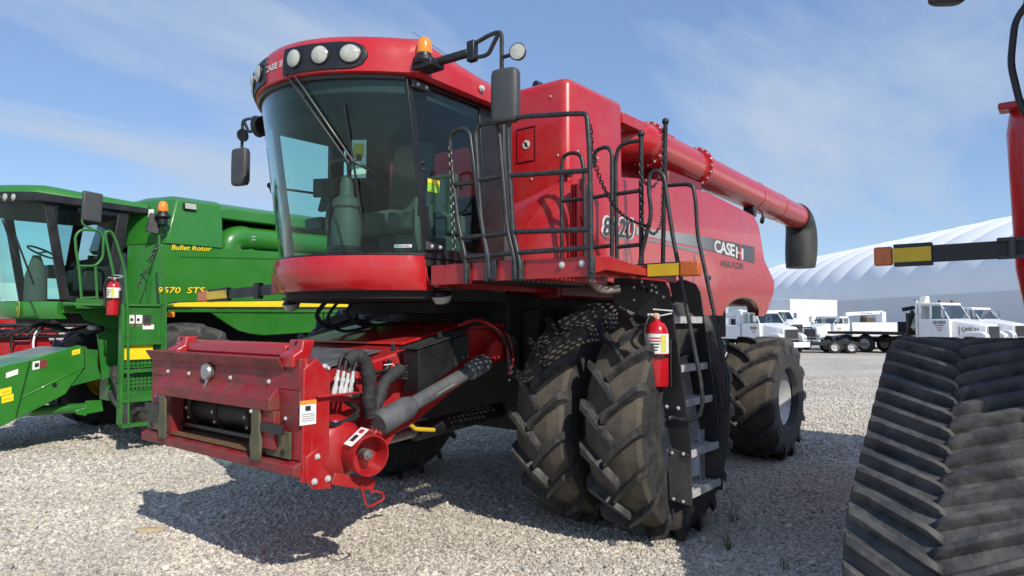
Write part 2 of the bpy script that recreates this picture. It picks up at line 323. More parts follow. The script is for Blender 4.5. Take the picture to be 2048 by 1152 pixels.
# gravel: individual stones spread over the near ground (uncountable: one object)
def gravel():
    rs=np.random.RandomState(3);pts=[];scl=[]
    def ring(d0,d1,dens,smin,smax,a0=-46,a1=46):
        A=0.5*(d1*d1-d0*d0)*rad(a1-a0);n=int(A*dens)
        d=np.sqrt(rs.uniform(d0*d0,d1*d1,n));a=np.radians(rs.uniform(a0,a1,n))
        f=np.array([FH.x,FH.y]);r=np.array([RH.x,RH.y])
        xy=np.array([CAM.x,CAM.y])+ (d*np.cos(a))[:,None]*f+(d*np.sin(a))[:,None]*r
        s=smin+(smax-smin)*rs.beta(1.6,3.2,n)
        pts.append(np.c_[xy,s*rs.uniform(-0.05,0.45,n)]);scl.append(np.c_[s*rs.uniform(0.8,1.5,n),s*rs.uniform(0.7,1.05,n),s*rs.uniform(0.45,0.8,n)])
    ring(3.2,6.5,2700,0.006,0.0245);ring(6.5,9.5,1500,0.008,0.029);ring(9.5,15,520,0.013,0.034,-40,40);ring(15,24,150,0.018,0.038,-40,40)
    ring(3.2,9,45,0.024,0.045)
    P=np.concatenate(pts).astype(np.float32);S=np.concatenate(scl).astype(np.float32)
    rot=rs.normal(0,0.35,P.shape);rot[:,2]=rs.uniform(0,6.28,len(P))
    me=bpy.data.meshes.new('gravel');me.vertices.add(len(P));me.vertices.foreach_set('co',P.ravel())
    for nm,arr in (('rot',rot.astype(np.float32)),('scl',S)):
        a=me.attributes.new(nm,'FLOAT_VECTOR','POINT');a.data.foreach_set('vector',arr.ravel())
    a=me.attributes.new('pick','INT','POINT');a.data.foreach_set('value',rs.randint(0,6,len(P)).astype(np.int32))
    o=bpy.data.objects.new('gravel',me);col.objects.link(o);tag(o,'pale crushed limestone gravel covering the yard','gravel',kind='stuff')
    m=bpy.data.materials.new('gravel_stone');m.use_nodes=True;t=m.node_tree;b=t.nodes['Principled BSDF'];N=t.nodes.new;L=t.links.new
    oi=N('ShaderNodeObjectInfo');cr=N('ShaderNodeValToRGB');e=cr.color_ramp.elements
    e[0].position=0;e[0].color=(0.30,0.27,0.235,1);e[1].position=1;e[1].color=(0.78,0.73,0.65,1)
    for ps,c in ((0.25,(0.45,0.415,0.365)),(0.55,(0.58,0.535,0.465)),(0.8,(0.67,0.625,0.55)),(0.93,(0.52,0.45,0.35))):
        q=e.new(ps);q.color=(*c,1)
    L(oi.outputs['Random'],cr.inputs[0])
    pn=N('ShaderNodeTexNoise');pn.inputs['Scale'].default_value=0.55;pn.inputs['Detail'].default_value=5;L(oi.outputs['Location'],pn.inputs['Vector'])
    pm=N('ShaderNodeMapRange');pm.inputs[1].default_value=0.32;pm.inputs[2].default_value=0.68;pm.inputs[3].default_value=0.80;pm.inputs[4].default_value=1.14;L(pn.outputs['Fac'],pm.inputs[0])
    tc=N('ShaderNodeTexCoord');nz=N('ShaderNodeTexNoise');nz.inputs['Scale'].default_value=2.2;nz.inputs['Detail'].default_value=3;L(tc.outputs['Object'],nz.inputs['Vector'])
    mr=N('ShaderNodeMapRange');mr.inputs[1].default_value=0.3;mr.inputs[2].default_value=0.7;mr.inputs[3].default_value=0.85;mr.inputs[4].default_value=1.12;L(nz.outputs['Fac'],mr.inputs[0])
    m2=N('ShaderNodeMath');m2.operation='MULTIPLY';L(mr.outputs[0],m2.inputs[0]);L(pm.outputs[0],m2.inputs[1])
    sc=N('ShaderNodeVectorMath');sc.operation='SCALE';L(cr.outputs[0],sc.inputs[0]);L(m2.outputs[0],sc.inputs['Scale']);L(sc.outputs[0],b.inputs['Base Color'])
    b.inputs['Roughness'].default_value=0.9;b.inputs['Specular IOR Level'].default_value=0.25
    ng=bpy.data.node_groups.new('gravel_nodes','GeometryNodeTree')
    ng.interface.new_socket('Geometry',in_out='INPUT',socket_type='NodeSocketGeometry');ng.interface.new_socket('Geometry',in_out='OUTPUT',socket_type='NodeSocketGeometry')
    N=ng.nodes.new;L=ng.links.new;gi=N('NodeGroupInput');go=N('NodeGroupOutput');jn=N('GeometryNodeJoinGeometry')
    for k in range(6):
        ic=N('GeometryNodeMeshIcoSphere');ic.inputs['Radius'].default_value=1.0;ic.inputs['Subdivisions'].default_value=2
        ps=N('GeometryNodeInputPosition');ad=N('ShaderNodeVectorMath');ad.operation='ADD';ad.inputs[1].default_value=(k*7.3,k*3.1,k*5.7);L(ps.outputs[0],ad.inputs[0])
        vo=N('ShaderNodeTexVoronoi');vo.inputs['Scale'].default_value=0.75;L(ad.outputs[0],vo.inputs['Vector'])
        mr=N('ShaderNodeMapRange');mr.inputs[1].default_value=0.0;mr.inputs[2].default_value=1.0;mr.inputs[3].default_value=1.12;mr.inputs[4].default_value=0.45;L(vo.outputs['Distance'],mr.inputs[0])
        ml=N('ShaderNodeVectorMath');ml.operation='SCALE';L(ps.outputs[0],ml.inputs[0]);L(mr.outputs[0],ml.inputs['Scale'])
        sp=N('GeometryNodeSetPosition');L(ic.outputs[0],sp.inputs['Geometry']);L(ml.outputs[0],sp.inputs['Position'])
        sm=N('GeometryNodeSetMaterial');sm.inputs['Material'].default_value=m;L(sp.outputs[0],sm.inputs[0])
        g2=N('GeometryNodeGeometryToInstance');L(sm.outputs[0],g2.inputs[0]);L(g2.outputs[0],jn.inputs[0])
    io=N('GeometryNodeInstanceOnPoints');L(gi.outputs[0],io.inputs['Points']);L(jn.outputs[0],io.inputs['Instance']);io.inputs['Pick Instance'].default_value=True
    def named(nm,ty):
        q=N('GeometryNodeInputNamedAttribute');q.data_type=ty;q.inputs[0].default_value=nm;return q.outputs[0]
    L(named('pick','INT'),io.inputs['Instance Index'])
    er=N('FunctionNodeEulerToRotation');L(named('rot','FLOAT_VECTOR'),er.inputs[0]);L(er.outputs[0],io.inputs['Rotation'])
    L(named('scl','FLOAT_VECTOR'),io.inputs['Scale']);L(io.outputs[0],go.inputs[0])
    md=o.modifiers.new('stones','NODES');md.node_group=ng
gravel()
# ------------------------------------------------------------------ wheels
def tyre_mesh(name, R, w, rim_r, nl, lh=0.05, lw=0.035, sweep=0.27):
    b=MB();n=96;Rc=R-lh
    prof=[(-0.40*w,rim_r-0.01),(-0.47*w,rim_r+0.03),(-0.492*w,rim_r+0.06),(-0.485*w,rim_r+0.075),(-0.50*w,rim_r+(Rc-rim_r)*0.45),(-0.495*w,Rc-0.12),(-0.46*w,Rc-0.05),(-0.40*w,Rc-0.022),(-0.2*w,Rc-0.004),(0,Rc)]
    prof+= [(-y,r) for y,r in prof[-2::-1]]
    rings=[[(r*math.cos(2*math.pi*j/n),y,r*math.sin(2*math.pi*j/n)) for j in range(n)] for y,r in prof]
    for i in range(len(rings)-1):
        m=1 if 6<=i<=len(prof)-8 else 0
        b.loft([rings[i],rings[i+1]],True,False,False,m)
    def carc(y):
        return interp(abs(y),[(-q[0],q[1]) for q in prof[5:10]])
    for k in range(nl):
        for s in (-1,1):
            th0=2*math.pi*(k+(0.5 if s>0 else 0))/nl+random.uniform(-0.004,0.004)
            st=[]
            for t in (0,0.18,0.42,0.68,0.9,1.0,1.06):
                y=min(-0.035+t*(0.5*w+0.035),0.505*w);lag=sweep/R*(t**0.85)
                hw=lw*(0.78+0.45*t);top=R-0.012*t*t
                if t>0.95: top=R-0.02-(t-0.95)*0.9
                base=carc(min(y,0.49*w))-0.015
                if t>=1.0: base=Rc-0.10-(t-1.0)*0.9; 
                if t>1.03: y=0.503*w;top=base+0.012
                st.append((y*s,th0+lag,hw/R,base,top))
            rg=[]
            for (y,th,dh,base,top) in st:
                # front angle: lugs run from leading centre to trailing shoulder
                P=[(th-dh*1.9,base),(th-dh*1.15,base+0.3*(top-base)),(th-dh*0.85,top),(th+dh*0.85,top),(th+dh*1.15,base+0.3*(top-base)),(th+dh*1.9,base)]
                rg.append([(r*math.cos(a),y,r*math.sin(a)) for a,r in P])
            b.loft(rg,True,True,True,2)
    return b.mesh(name,[SIDEW,TREAD,LUG],40)
def rim_mesh(name, r, w, out=1):
    b=MB();h=w*0.42;o=out
    prof=[(r+0.005,-h),(r+0.03,-h+0.01),(r-0.02,-h+0.03),(r-0.05,-h+0.10),(r-0.05,h-0.12),(r-0.015,h-0.04),(r+0.03,h-0.012),(r+0.03,h),(r-0.005,h-0.002),(r-0.03,h-0.045),(r-0.075,h-0.13),(r-0.075,-h+0.12),(r-0.03,-h+0.02)]
    prof=[(a,c*o) for a,c in prof]
    b.lathe(prof+[prof[0]],(0,0,0),(0,1,0),48,0,False);return b.mesh(name,RIMM,40)
def disc_mesh(name, r, y):
    s=1 if y>=0 else -1;b=MB()
    b.lathe([(0.05,y+0.05*s),(0.16,y+0.05*s),(0.19,y),(r*0.55,y-0.03*s),(r*0.72,y+0.03*s),(r-0.06,y+0.02*s),(r-0.06,y+0.0*s),(r*0.7,y),(0.16,y-0.05*s),(0.05,y-0.05*s)],(0,0,0),(0,1,0),40)
    for k in range(10):
        a=2*math.pi*k/10;b.cyl((0.14*math.cos(a),y+0.04*s,0.14*math.sin(a)),(0.14*math.cos(a),y+0.085*s,0.14*math.sin(a)),0.014,n=6)
    return b.mesh(name,RIMM,40)
TY_F=tyre_mesh('drive_tyre',0.985,0.53,0.545,18,0.070,0.030,0.30)
TY_R=tyre_mesh('steer_tyre',0.80,0.70,0.36,14,0.062,0.033,0.33)
RIM_F=rim_mesh('drive_rim',0.545,0.50);RIM_R=rim_mesh('steer_rim',0.36,0.62)
DISC_F=disc_mesh('drive_disc',0.545,0.02);DISC_R=disc_mesh('steer_disc',0.36,0.08)
def wheel(parent, x, y, R, ty, rm, dc, flip=False, spin=0.0, yaw=0.0, name='wheel'):
    h=put(name,dc,parent,(x,y,R-0.012),(0,0,(math.pi if flip else 0)+yaw))
    t=put('tyre',ty,h,(0,0,0),(0,spin,0))
    if flip: t.scale=(-1,1,1)
    put('rim',rm,h);return h

# ------------------------------------------------------------------ red combine
RC=empty('combine_harvester');tag(RC,'large red combine harvester with dual front tyres standing in the middle','combine harvester')
for (y,fl,sp) in ((2.05,False,0.1),(1.36,False,0.22),(-1.36,True,0.05),(-2.05,True,0.3)): wheel(RC,0,y,0.985,TY_F,RIM_F,DISC_F,fl,sp,name='front_wheel')
for (y,fl,sp) in ((1.60,False,0.15),(-1.60,True,0.4)): wheel(RC,-3.785,y,0.80,TY_R,RIM_R,DISC_R,fl,sp,name='rear_wheel')
ch=MB()
ch.box(-0.28,0.28,-1.1,1.1,0.75,1.25);ch.box(-4.0,0.35,-0.95,0.95,1.15,2.02);ch.box(-4.6,-2.2,-0.8,0.8,1.55,2.05)
ch.box(-3.95,-3.62,-1.25,1.25,0.62,0.92);ch.box(-0.9,0.40,-1.0,-0.82,0.9,1.9);ch.box(-0.9,0.40,0.82,1.0,0.95,1.9)
ch.cyl((0,-2.2,0.98),(0,2.2,0.98),0.13,n=20)
ch.box(0.3,0.58,-0.85,0.80,1.3,2.0)
ch.build('chassis',BLKM,RC,bevel=0.02)
b=MB();b.box(0.25,1.7,-0.86,0.86,1.96,2.03);b.box(0.5,1.3,-0.6,0.6,1.86,1.96)
b.tube(smooth_path([(1.65,-0.45,1.98),(1.72,-0.5,1.84),(1.6,-0.48,1.74),(1.35,-0.4,1.80),(1.1,-0.3,1.7)]),0.022,7);b.tube(smooth_path([(1.6,-0.35,1.97),(1.68,-0.4,1.80),(1.5,-0.38,1.70),(1.2,-0.3,1.76)]),0.016,7)
b.tube(smooth_path([(1.55,-0.2,1.97),(1.6,-0.22,1.85),(1.42,-0.2,1.75),(1.1,-0.15,1.78)]),0.016,7)
b.build('cab_underframe',BLKM,RC,bevel=0.01)

# side panels -----------------------------------------------------------
def ztop(x): return interp(x,[(-5.03,2.38),(-4.56,2.66),(-4.50,2.80),(-4.40,3.14),(-4.25,3.28),(-3.7,3.31),(-2.5,3.36),(-1,3.26),(0,3.12),(0.42,3.04)])
def zbot(x):
    if -4.50<x<-3.05:
        t=(x+3.775)/0.725;return 1.86+0.24*math.sqrt(max(0,1-t*t))
    return interp(x,[(-5.03,2.22),(-4.86,1.90),(-4.75,1.86),(-2.0,1.86),(-1.95,2.02),(0.42,2.18)])
def ysurf(x,z):
    t=(z-1.9)/1.4
    y=1.335+0.033*(x+5.0)
    return y+0.05*math.sin(math.pi*min(max(t*0.85+0.08,0),1))-0.12*max(0,t-0.86)**1.0*3*max(0,t-0.86)-0.16*max(0,x-0.15)**1.3-(0.04*max(0,(2.25-z))/0.35 if z<2.25 else 0)
pxs=sorted(set([0.42,0.38,0.3,0.15,0,-0.5,-1,-1.5,-1.95,-2.0,-2.5,-2.8]+[-3.775-0.725*math.cos(math.pi*i/14) for i in range(15)]+[-3.0495,-4.5005,-4.25,-4.40,-4.52,-4.56,-4.6,-4.75,-4.86,-4.95,-5.03]),reverse=True)
vv=[0,0.04,0.12,0.25,0.4,0.55,0.7,0.82,0.9,0.96,1.0]
def side_panel(s):
    b=MB()
    fn=lambda x,v:(x,s*ysurf(x,zbot(x)+v*(ztop(x)-zbot(x))),zbot(x)+v*(ztop(x)-zbot(x)))
    fb=lambda x,v:(x,s*(ysurf(x,zbot(x)+v*(ztop(x)-zbot(x)))-0.05-(0.0 if v>0.05 else 0.0)),zbot(x)+v*(ztop(x)-zbot(x)))
    b.slab(fn,fb,pxs,vv);o=b.build('side_panel',RED,RC,smooth=50,bevel=0.008);return o
sp=side_panel(1);side_panel(-1)
# vertical seams and an inner wheel-arch lip
b=MB()
for xx in (-1.93,): b.grid(lambda u,v:(xx+u,ysurf(xx,v)+0.003,v),[-0.004,0.004],lin(zbot(xx-0.03)+0.17,2.55,8))
b.build('panel_seam',BLKM,sp,smooth=0)
b=MB();ar=[-3.775-0.725*math.cos(math.pi*i/20) for i in range(21)]
b.loft([[(x,ysurf(x,zbot(x))+0.004,zbot(x)+0.001),(x,ysurf(x,zbot(x))-0.16,zbot(x)+0.02),(x,ysurf(x,zbot(x))-0.16,zbot(x)+0.03),(x,ysurf(x,zbot(x))+0.004,zbot(x)+0.035)] for x in ar[1:-1]],True)
b.build('arch_lip',mat('dusty_liner',(0.19,0.10,0.065),0.75,var=0.2),sp)
for xx,zz in ((-1.99,2.5),(-1.99,2.2),(-1.99,1.95),(-4.3,2.45),(-4.85,2.05),(-2.6,1.92),(-2.3,1.92)):
    bolt(sp,(xx,ysurf(xx,zz)+0.001,zz),(0,1,0),0.9)
for xx in (-0.35,-2.4):
    b=MB();b.box(xx-0.05,xx+0.05,ysurf(xx,2.3)-0.01,ysurf(xx,2.3)+0.008,2.28,2.33);b.build('panel_latch',BLK,sp,bevel=0.008)
# core of the body (dark red, mostly unseen) and the engine deck
b=MB();b.box(-4.5,0.30,-1.18,1.18,2.0,3.16);b.box(-4.85,-4.4,-1.1,1.1,2.1,2.6);b.build('body_core',DKRED,RC,bevel=0.03)
# decals following the panel
def S(px,py):
    p=U(px,py,'y',1.45)
    for _ in range(6): p=U(px,py,'y',ysurf(p.x,p.z)+0.004)
    return p
def quad_strip(name, top, bot, m, n=16, off=0.0):
    b=MB();T=[S(*q) for q in smooth2(top,n)];B=[S(*q) for q in smooth2(bot,n)]
    k=4
    def f(i,j):
        p=T[i]*(1-j/k)+B[i]*(j/k);return (p.x,ysurf(p.x,p.z)+0.004+off,p.z)
    b.grid(f,list(range(n)),list(range(k+1)));return b.build(name,m,sp,smooth=60)
def smooth2(P,n):
    out=[]
    for i in range(n):
        x=P[0][0]+(P[-1][0]-P[0][0])*i/(n-1);out.append((x,interp(x,P)))
    return out
def ramp_mat(name,a,c,x0,x1):
    m=bpy.data.materials.new(name);m.use_nodes=True;t=m.node_tree;b=t.nodes['Principled BSDF'];N=t.nodes.new;L=t.links.new
    tc=N('ShaderNodeTexCoord');sx=N('ShaderNodeSeparateXYZ');L(tc.outputs['Object'],sx.inputs[0])
    mr=N('ShaderNodeMapRange');mr.inputs[1].default_value=x0;mr.inputs[2].default_value=x1;L(sx.outputs[0],mr.inputs[0])
    mx=N('ShaderNodeMixRGB');mx.inputs[1].default_value=(*a,1);mx.inputs[2].default_value=(*c,1);L(mr.outputs[0],mx.inputs[0]);L(mx.outputs[0],b.inputs['Base Color']);b.inputs['Roughness'].default_value=0.33;return m
STRIPE=ramp_mat('stripe_print',(0.33,0.33,0.33),(0.035,0.04,0.045),-1.2,-2.8)
quad_strip('stripe_decal',[(1272,454),(1305,459),(1390,469),(1509,494)],[(1272,470),(1305,475),(1405,497),(1509,527)],STRIPE)
quad_strip('pinstripe_decal',[(1280,475),(1320,482),(1412,503)],[(1280,479),(1320,487),(1412,510)],GREYD)
def on_panel(x0,y0,x1,y1,dy0,dy1,off=0.007):
    """u,v -> panel; pixel boxes: baseline from (x0,y0) to (x1,y1), heights dy0, dy1"""
    def f(u,v):
        p=S(x0+(x1-x0)*u,y0+(y1-y0)*u-(dy0+(dy1-dy0)*u)*v);return (p.x,p.y+off-0.004,p.z)
    return f
lettering('model_number_shadow','8120',on_panel(1202,473,1270,481,44,46,0.005),SILD,sp,bold=0.055,shear=0.15)
lettering('model_number','8120',on_panel(1206,471,1267,479,38,40,0.009),DKGD,sp,bold=0.02,shear=0.15)
lettering('brand_lettering','CASE',on_panel(1428,504,1469,514,25,25,0.008),SILD,sp,bold=0.03,space=0.9)
# the two-bar emblem next to the lettering
def bars(name, rects, m, f):
    b=MB()
    for (u0,u1,v0,v1) in rects: b.add([f(u0,v0),f(u1,v0),f(u1,v1),f(u0,v1)],[(0,1,2,3)])
    return b.build(name,m,sp,smooth=0)
fe=on_panel(1471,516,1486,520,28,28,0.009)
for q in ([(0.0,0.22,0,0.80)],[(0.75,1.0,0,0.80)],[(0.24,0.41,0.36,0.5)],[(0.63,0.73,0.36,0.5)]): bars('emblem_bar',q,SILD,fe)
bars('emblem_stem',[(0.42,0.62,-0.1,0.78)],REDL,fe);bars('emblem_dot',[(0.44,0.60,0.86,1.0)],REDL,fe)
lettering('rotor_lettering','AXIAL-FLOW',on_panel(1442,532,1487,540,13,14,0.008),DKGD,sp,bold=0.012,shear=0.1,space=1.1)
# tail piece
b=MB();b.prism([(-4.42,1.30,2.62),(-4.42,1.30,3.02),(-4.52,1.30,3.00),(-4.68,1.30,2.60)],(0,-0.5,0));b.build('tail_fin',RED,RC,bevel=0.015)

# grain tank ------------------------------------------------------------
def rrect(x0,x1,y0,y1,z,r,k=5):
    out=[]
    for cx,cy,a0 in ((x1-r,y1-r,0),(x0+r,y1-r,90),(x0+r,y0+r,180),(x1-r,y0+r,270)):
        for i in range(k+1):
            a=rad(a0+90*i/k);out.append((cx+r*math.cos(a),cy+r*math.sin(a),z))
    return out
b=MB();b.loft([rrect(-0.66,0.36,-1.31,1.31,2.3,0.085),rrect(-0.66,0.36,-1.31,1.31,3.95,0.085),rrect(-0.65,0.35,-1.30,1.30,3.99,0.085),rrect(-0.62,0.32,-1.27,1.27,4.015,0.075),rrect(-0.57,0.27,-1.22,1.22,4.025,0.06)])
tank=b.build('grain_tank',RED,RC,smooth=45)
b=MB();b.box(-3.4,-0.6,-1.2,0.9,3.1,3.72);b.build('tank_rear_section',RED,RC,bevel=0.04)
b=MB();b.box(-1.82,-0.62,1.20,1.32,3.80,3.915);b.build('tank_rail',RED,RC,bevel=0.008)
SEAM=mat('seam_shadow',(0.05,0.004,0.006),0.6)
for zz in (2.62,): 
    b=MB();b.box(0.3595,0.3615,-1.22,1.22,zz-0.004,zz+0.004);b.build('tank_seam',SEAM,tank)
for yy,zz in ((0.62,2.70),(1.12,2.70),(0.62,3.86),(1.12,3.86),(0.9,3.12),(1.20,3.3)): bolt(tank,(0.36,yy,zz),(1,0,0),0.9)
for xx,zz in ((0.2,3.1),(-0.15,3.1),(-0.5,3.1)): bolt(tank,(xx,1.31,zz+0.25),(0,1,0),0.9)
# access hatch outline, sticker and screws on the tank front
c=U(1052,289,'x',0.365);b=MB();hw=0.11;hh=0.165
for (y0,y1,z0,z1) in ((-hw,hw,hh-0.008,hh),(-hw,hw,-hh,-hh+0.008),(-hw,-hw+0.008,-hh+0.009,hh-0.009),(hw-0.008,hw,-hh+0.009,hh-0.009)): b.box(0.355,0.366,c.y+y0,c.y+y1,c.z+z0,c.z+z1)
b.build('hatch_groove',DKRED,tank)
b=MB();b.lathe([(0.001,0.0),(0.042,0.0),(0.042,0.003)],(0.361,c.y,c.z+0.0),(1,0,0),20);st=b.build('warning_sticker',PAPER,tank,smooth=0)
b=MB();b.obox((0.366,c.y,c.z),(0.001,0,0),(0,0.006,0.004),(0,-0.02,0.028));b.obox((0.3665,c.y,c.z),(0.001,0,0),(0,0.014,0),(0,0,0.014));b.build('sticker_print',INK,st,smooth=0)
# folded cover hardware on top of the tank
b=MB();p0=U(1025,172,'x',0.1);p1=U(1078,157,'x',0.1);p2=U(1115,160,'x',0.1);z0=4.01
b.prism([(0.12,p0.y,z0),(0.12,p1.y,4.10),(0.12,p1.y+0.1,4.085),(0.12,p2.y,z0)],(-0.06,0,0));b.cyl((0.16,p1.y,4.10),(0.0,p1.y,4.10),0.04,n=12)
b.build('cover_hinge',BLK,tank,bevel=0.006)
# front shoulder cowl below the tank (faces forward, behind the platform)
def cowl(y,t):
    zt=interp(y,[(0.3,2.80),(0.55,2.83),(1.0,2.95),(1.25,3.04),(1.42,3.06)]);z=2.2+t*(zt-2.2)
    x=0.66-0.22*t**2.2-0.10*max(0,(y-1.0)/0.42)**2
    return (x,y,z)
b=MB();b.slab(cowl,lambda y,t:(cowl(y,t)[0]-0.1 if t<0.99 else 0.30,cowl(y,t)[1],cowl(y,t)[2]-(0.0 if t<0.99 else 0.02)),[0.3,0.55,0.8,1.0,1.15,1.25,1.35,1.42],[0,0.2,0.4,0.6,0.75,0.87,0.95,1.0])
b.build('front_cowl',RED,RC,smooth=50)
b=MB()
for k in range(3): b.box(0.42,0.50,1.432+k*0.028,1.445+k*0.028,2.25,2.98)
b.build('cowl_louvre',DKRED,RC)
b=MB();b.box(0.36,0.42,1.30,1.36,3.08,3.14);b.build('latch',BLK,RC)

# unloading auger -------------------------------------------------------
AY=1.16;A0=U(1291,290,'y',AY);A1=U(1594,434,'y',AY);ax=(A1-A0).normalized();ar=0.212
b=MB();b.cyl(A0-ax*0.1,A1,ar,n=36);auger=b.build('unloading_auger',RED,RC)
b=MB();pth=[A0+ax*0.02,A0-ax*0.14,A0-ax*0.26+V(0,-0.06,-0.01),A0-ax*0.34+V(0,-0.2,-0.04),A0-ax*0.36+V(0,-0.45,-0.06)]
b.tube(smooth_path(pth,5),ar+0.012,24);b.build('auger_elbow',RED,auger)
def flange(q,r0,r1,th,m,nb):
    b=MB();p=A0+ax*q;b.cyl(p-ax*th,p+ax*th,r1,n=36);o=b.build('flange',m,auger,bevel=0.004)
    if nb:
        u=ax.cross(V(0,0,1)).normalized();w=ax.cross(u)
        for k in range(nb):
            a=2*math.pi*k/nb;bolt(o,p+ax*th+(u*math.cos(a)+w*math.sin(a))*(r1-0.018),ax,1.2);bolt(o,p-ax*th+(u*math.cos(a)+w*math.sin(a))*(r1-0.018),-ax,1.2)
flange(0.0,ar,ar+0.05,0.022,RED,18);LA=(A1-A0).length
q=(U(1388,338,'y',AY)-A0).length;flange(q,ar,ar+0.05,0.022,RED,18)
for px in (1503,1548): flange((U(px,393 if px<1520 else 414,'y',AY)-A0).length,ar,ar+0.006,0.008,REDF,0)
# rubber discharge boot: bend round a pivot below the tube end, then a tapering drop
b=MB();pr=0.30;piv=A1+V(0,0,-pr);sdv=ax.cross(V(0,0,1)).normalized();rg=[]
def bring(c,t,w_,d_):
    n_=ax*math.cos(t)+V(0,0,-1)*math.sin(t);up_=ax*math.sin(t)+V(0,0,1)*math.cos(t)
    return [c+sdv*(w_*math.cos(2*math.pi*k/28))+up_*(d_*math.sin(2*math.pi*k/28)) for k in range(28)]
rg.append(bring(A1-ax*0.07,0,ar+0.013,ar+0.013));rg.append(bring(A1-ax*0.01,0,ar+0.016,ar+0.016))
for k in range(1,8):
    t=math.pi/2*k/7;c=piv+ax*(pr*math.sin(t)*0.78)+V(0,0,pr*math.cos(t));rg.append(bring(c,t,ar+0.016+0.035*k/7,ar+0.016+0.03*k/7))
cb=piv+ax*(pr*0.78)
for dz,w_,d_,dxx in ((0.14,0.055,0.05,-0.01),(0.30,0.055,0.05,-0.03),(0.46,0.045,0.03,-0.06),(0.58,0.03,0.01,-0.08)):
    rg.append(bring(cb+V(0,0,-dz)+ax*dxx,math.pi/2,ar+w_,ar+d_))
b.loft(rg);boot=b.build('discharge_boot',mat('rubber_boot',(0.030,0.031,0.028),0.55,var=0.25,vscale=5,dirt=(0.09,0.09,0.08),dirt_amt=0.45),auger,smooth=60)
b=MB();b.lathe([(ar+0.020,-0.015),(ar+0.026,-0.012),(ar+0.026,0.012),(ar+0.020,0.015)],A1-ax*0.04,ax,32,0,False);b.build('boot_clamp',BLK,auger)
p=U(1524,440,'y',AY);b=MB();b.lathe([(0.02,-0.03),(0.055,-0.02),(0.06,0.03)],p,(-0.4,0.8,-0.2),14);b.tube([p,p+V(-0.03,0,0.1),p+V(-0.1,-0.02,0.16)],0.012,6);b.build('auger_lamp',BLK,auger)
p=U(1497,418,'y',AY);b=MB();b.box(p.x-0.06,p.x+0.06,AY-0.06,AY+0.1,p.z-0.12,p.z+0.02);b.build('auger_saddle',BLK,RC,bevel=0.01)
p=U(1352,345,'y',1.3);b=MB();b.box(p.x-0.5,p.x+0.4,1.2,1.40,3.1,p.z-0.05);b.build('auger_cradle',DKRED,RC,bevel=0.02)
# ------------------------------------------------------------------ cab of the red combine
def PJ(p):
    d=Vector(p)-CAM;z=d.dot(FW);return (1024+FPX*d.dot(RT)/z,576-FPX*d.dot(UP)/z)
def solve(fn, px, a, b):
    for _ in range(40):
        m=(a+b)/2
        if (PJ(fn(m))[0]-px)*(PJ(fn(b))[0]-px)<=0: a=m
        else: b=m
    return (a+b)/2
CW=0.91
def wsx(y,z):                                   # windscreen: curved in plan, leaning out at the top
    t=(z-2.3)/1.35;c=2.25+0.20*t;e=1.735+0.215*t
    return e+(c-e)*(1-(abs(y)/CW)**2.1)
def rfx(y): return 1.92+0.57*(1-(min(abs(y),1.0)/1.0)**2.1)   # roof nose in plan
cab=MB()
ysl=lin(-CW,CW,25)
# glass
b=MB();b.slab(lambda y,z:(wsx(y,z),y,z),lambda y,z:(wsx(y,z)-0.008,y*0.995,z),ysl,lin(2.30,3.64,8));ws=b.build('windscreen',GLASS,RC,smooth=60)
for s in (1,-1):
    q=MB();A=lambda t:1.735+0.215*((2.36+1.27*t)-2.3)/1.35
    q.slab(lambda u,t:((A(t)-0.05)*(1-u)+(1.02+0.08*t)*u,s*CW,2.36+1.27*t),lambda u,t:((A(t)-0.05)*(1-u)+(1.02+0.08*t)*u,s*(CW-0.008),2.36+1.27*t),[0,0.5,1],[0,0.5,1])
    q.build('side_window',GLASS,RC,smooth=0)
# pillars and frames
for s in (1,-1):
    q=MB()
    for t0,t1 in ((0,1),):
        p0=V(1.72,s*CW,2.28);p1=V(1.94,s*CW,3.65)
        q.hexa([p0+V(-0.05,-0.012*s,0),p0+V(0.015,-0.012*s,0),p0+V(0.015,0.012*s,0),p0+V(-0.05,0.012*s,0),p1+V(-0.05,-0.012*s,0),p1+V(0.015,-0.012*s,0),p1+V(0.015,0.012*s,0),p1+V(-0.05,0.012*s,0)])
    q.build('front_pillar',BLK,RC,bevel=0.004)
    q=MB();q.prism([(0.78,s*(CW-0.03),2.3),(1.02,s*(CW-0.03),2.34),(1.12,s*(CW-0.03),3.64),(0.80,s*(CW-0.03),3.66)],(0,s*0.035,0));q.prism([(0.66,s*(CW-0.05),2.22),(0.78,s*(CW-0.05),2.22),(0.80,s*(CW-0.05),3.7),(0.68,s*(CW-0.05),3.7)],(0,s*0.06,0),1);q.build('rear_pillar',[BLK,PLA],RC,bevel=0.006)
    q=MB();q.box(0.8,1.745,s*CW-0.018,s*CW+0.010,2.28,2.36);q.build('door_sill',BLK,RC,bevel=0.004)
    q=MB();q.box(1.0,1.93,s*CW-0.018,s*CW+0.010,3.615,3.66);q.build('door_header',BLK,RC,bevel=0.004)
b=MB();b.tube([(wsx(y,3.635)+0.008,y,3.635) for y in ysl],0.022,6);b.build('windscreen_seal',BLK,RC);b=MB();b.tube([(wsx(y,2.30)+0.004,y,2.305) for y in ysl],0.012,6);b.build('windscreen_seal',BLK,RC)
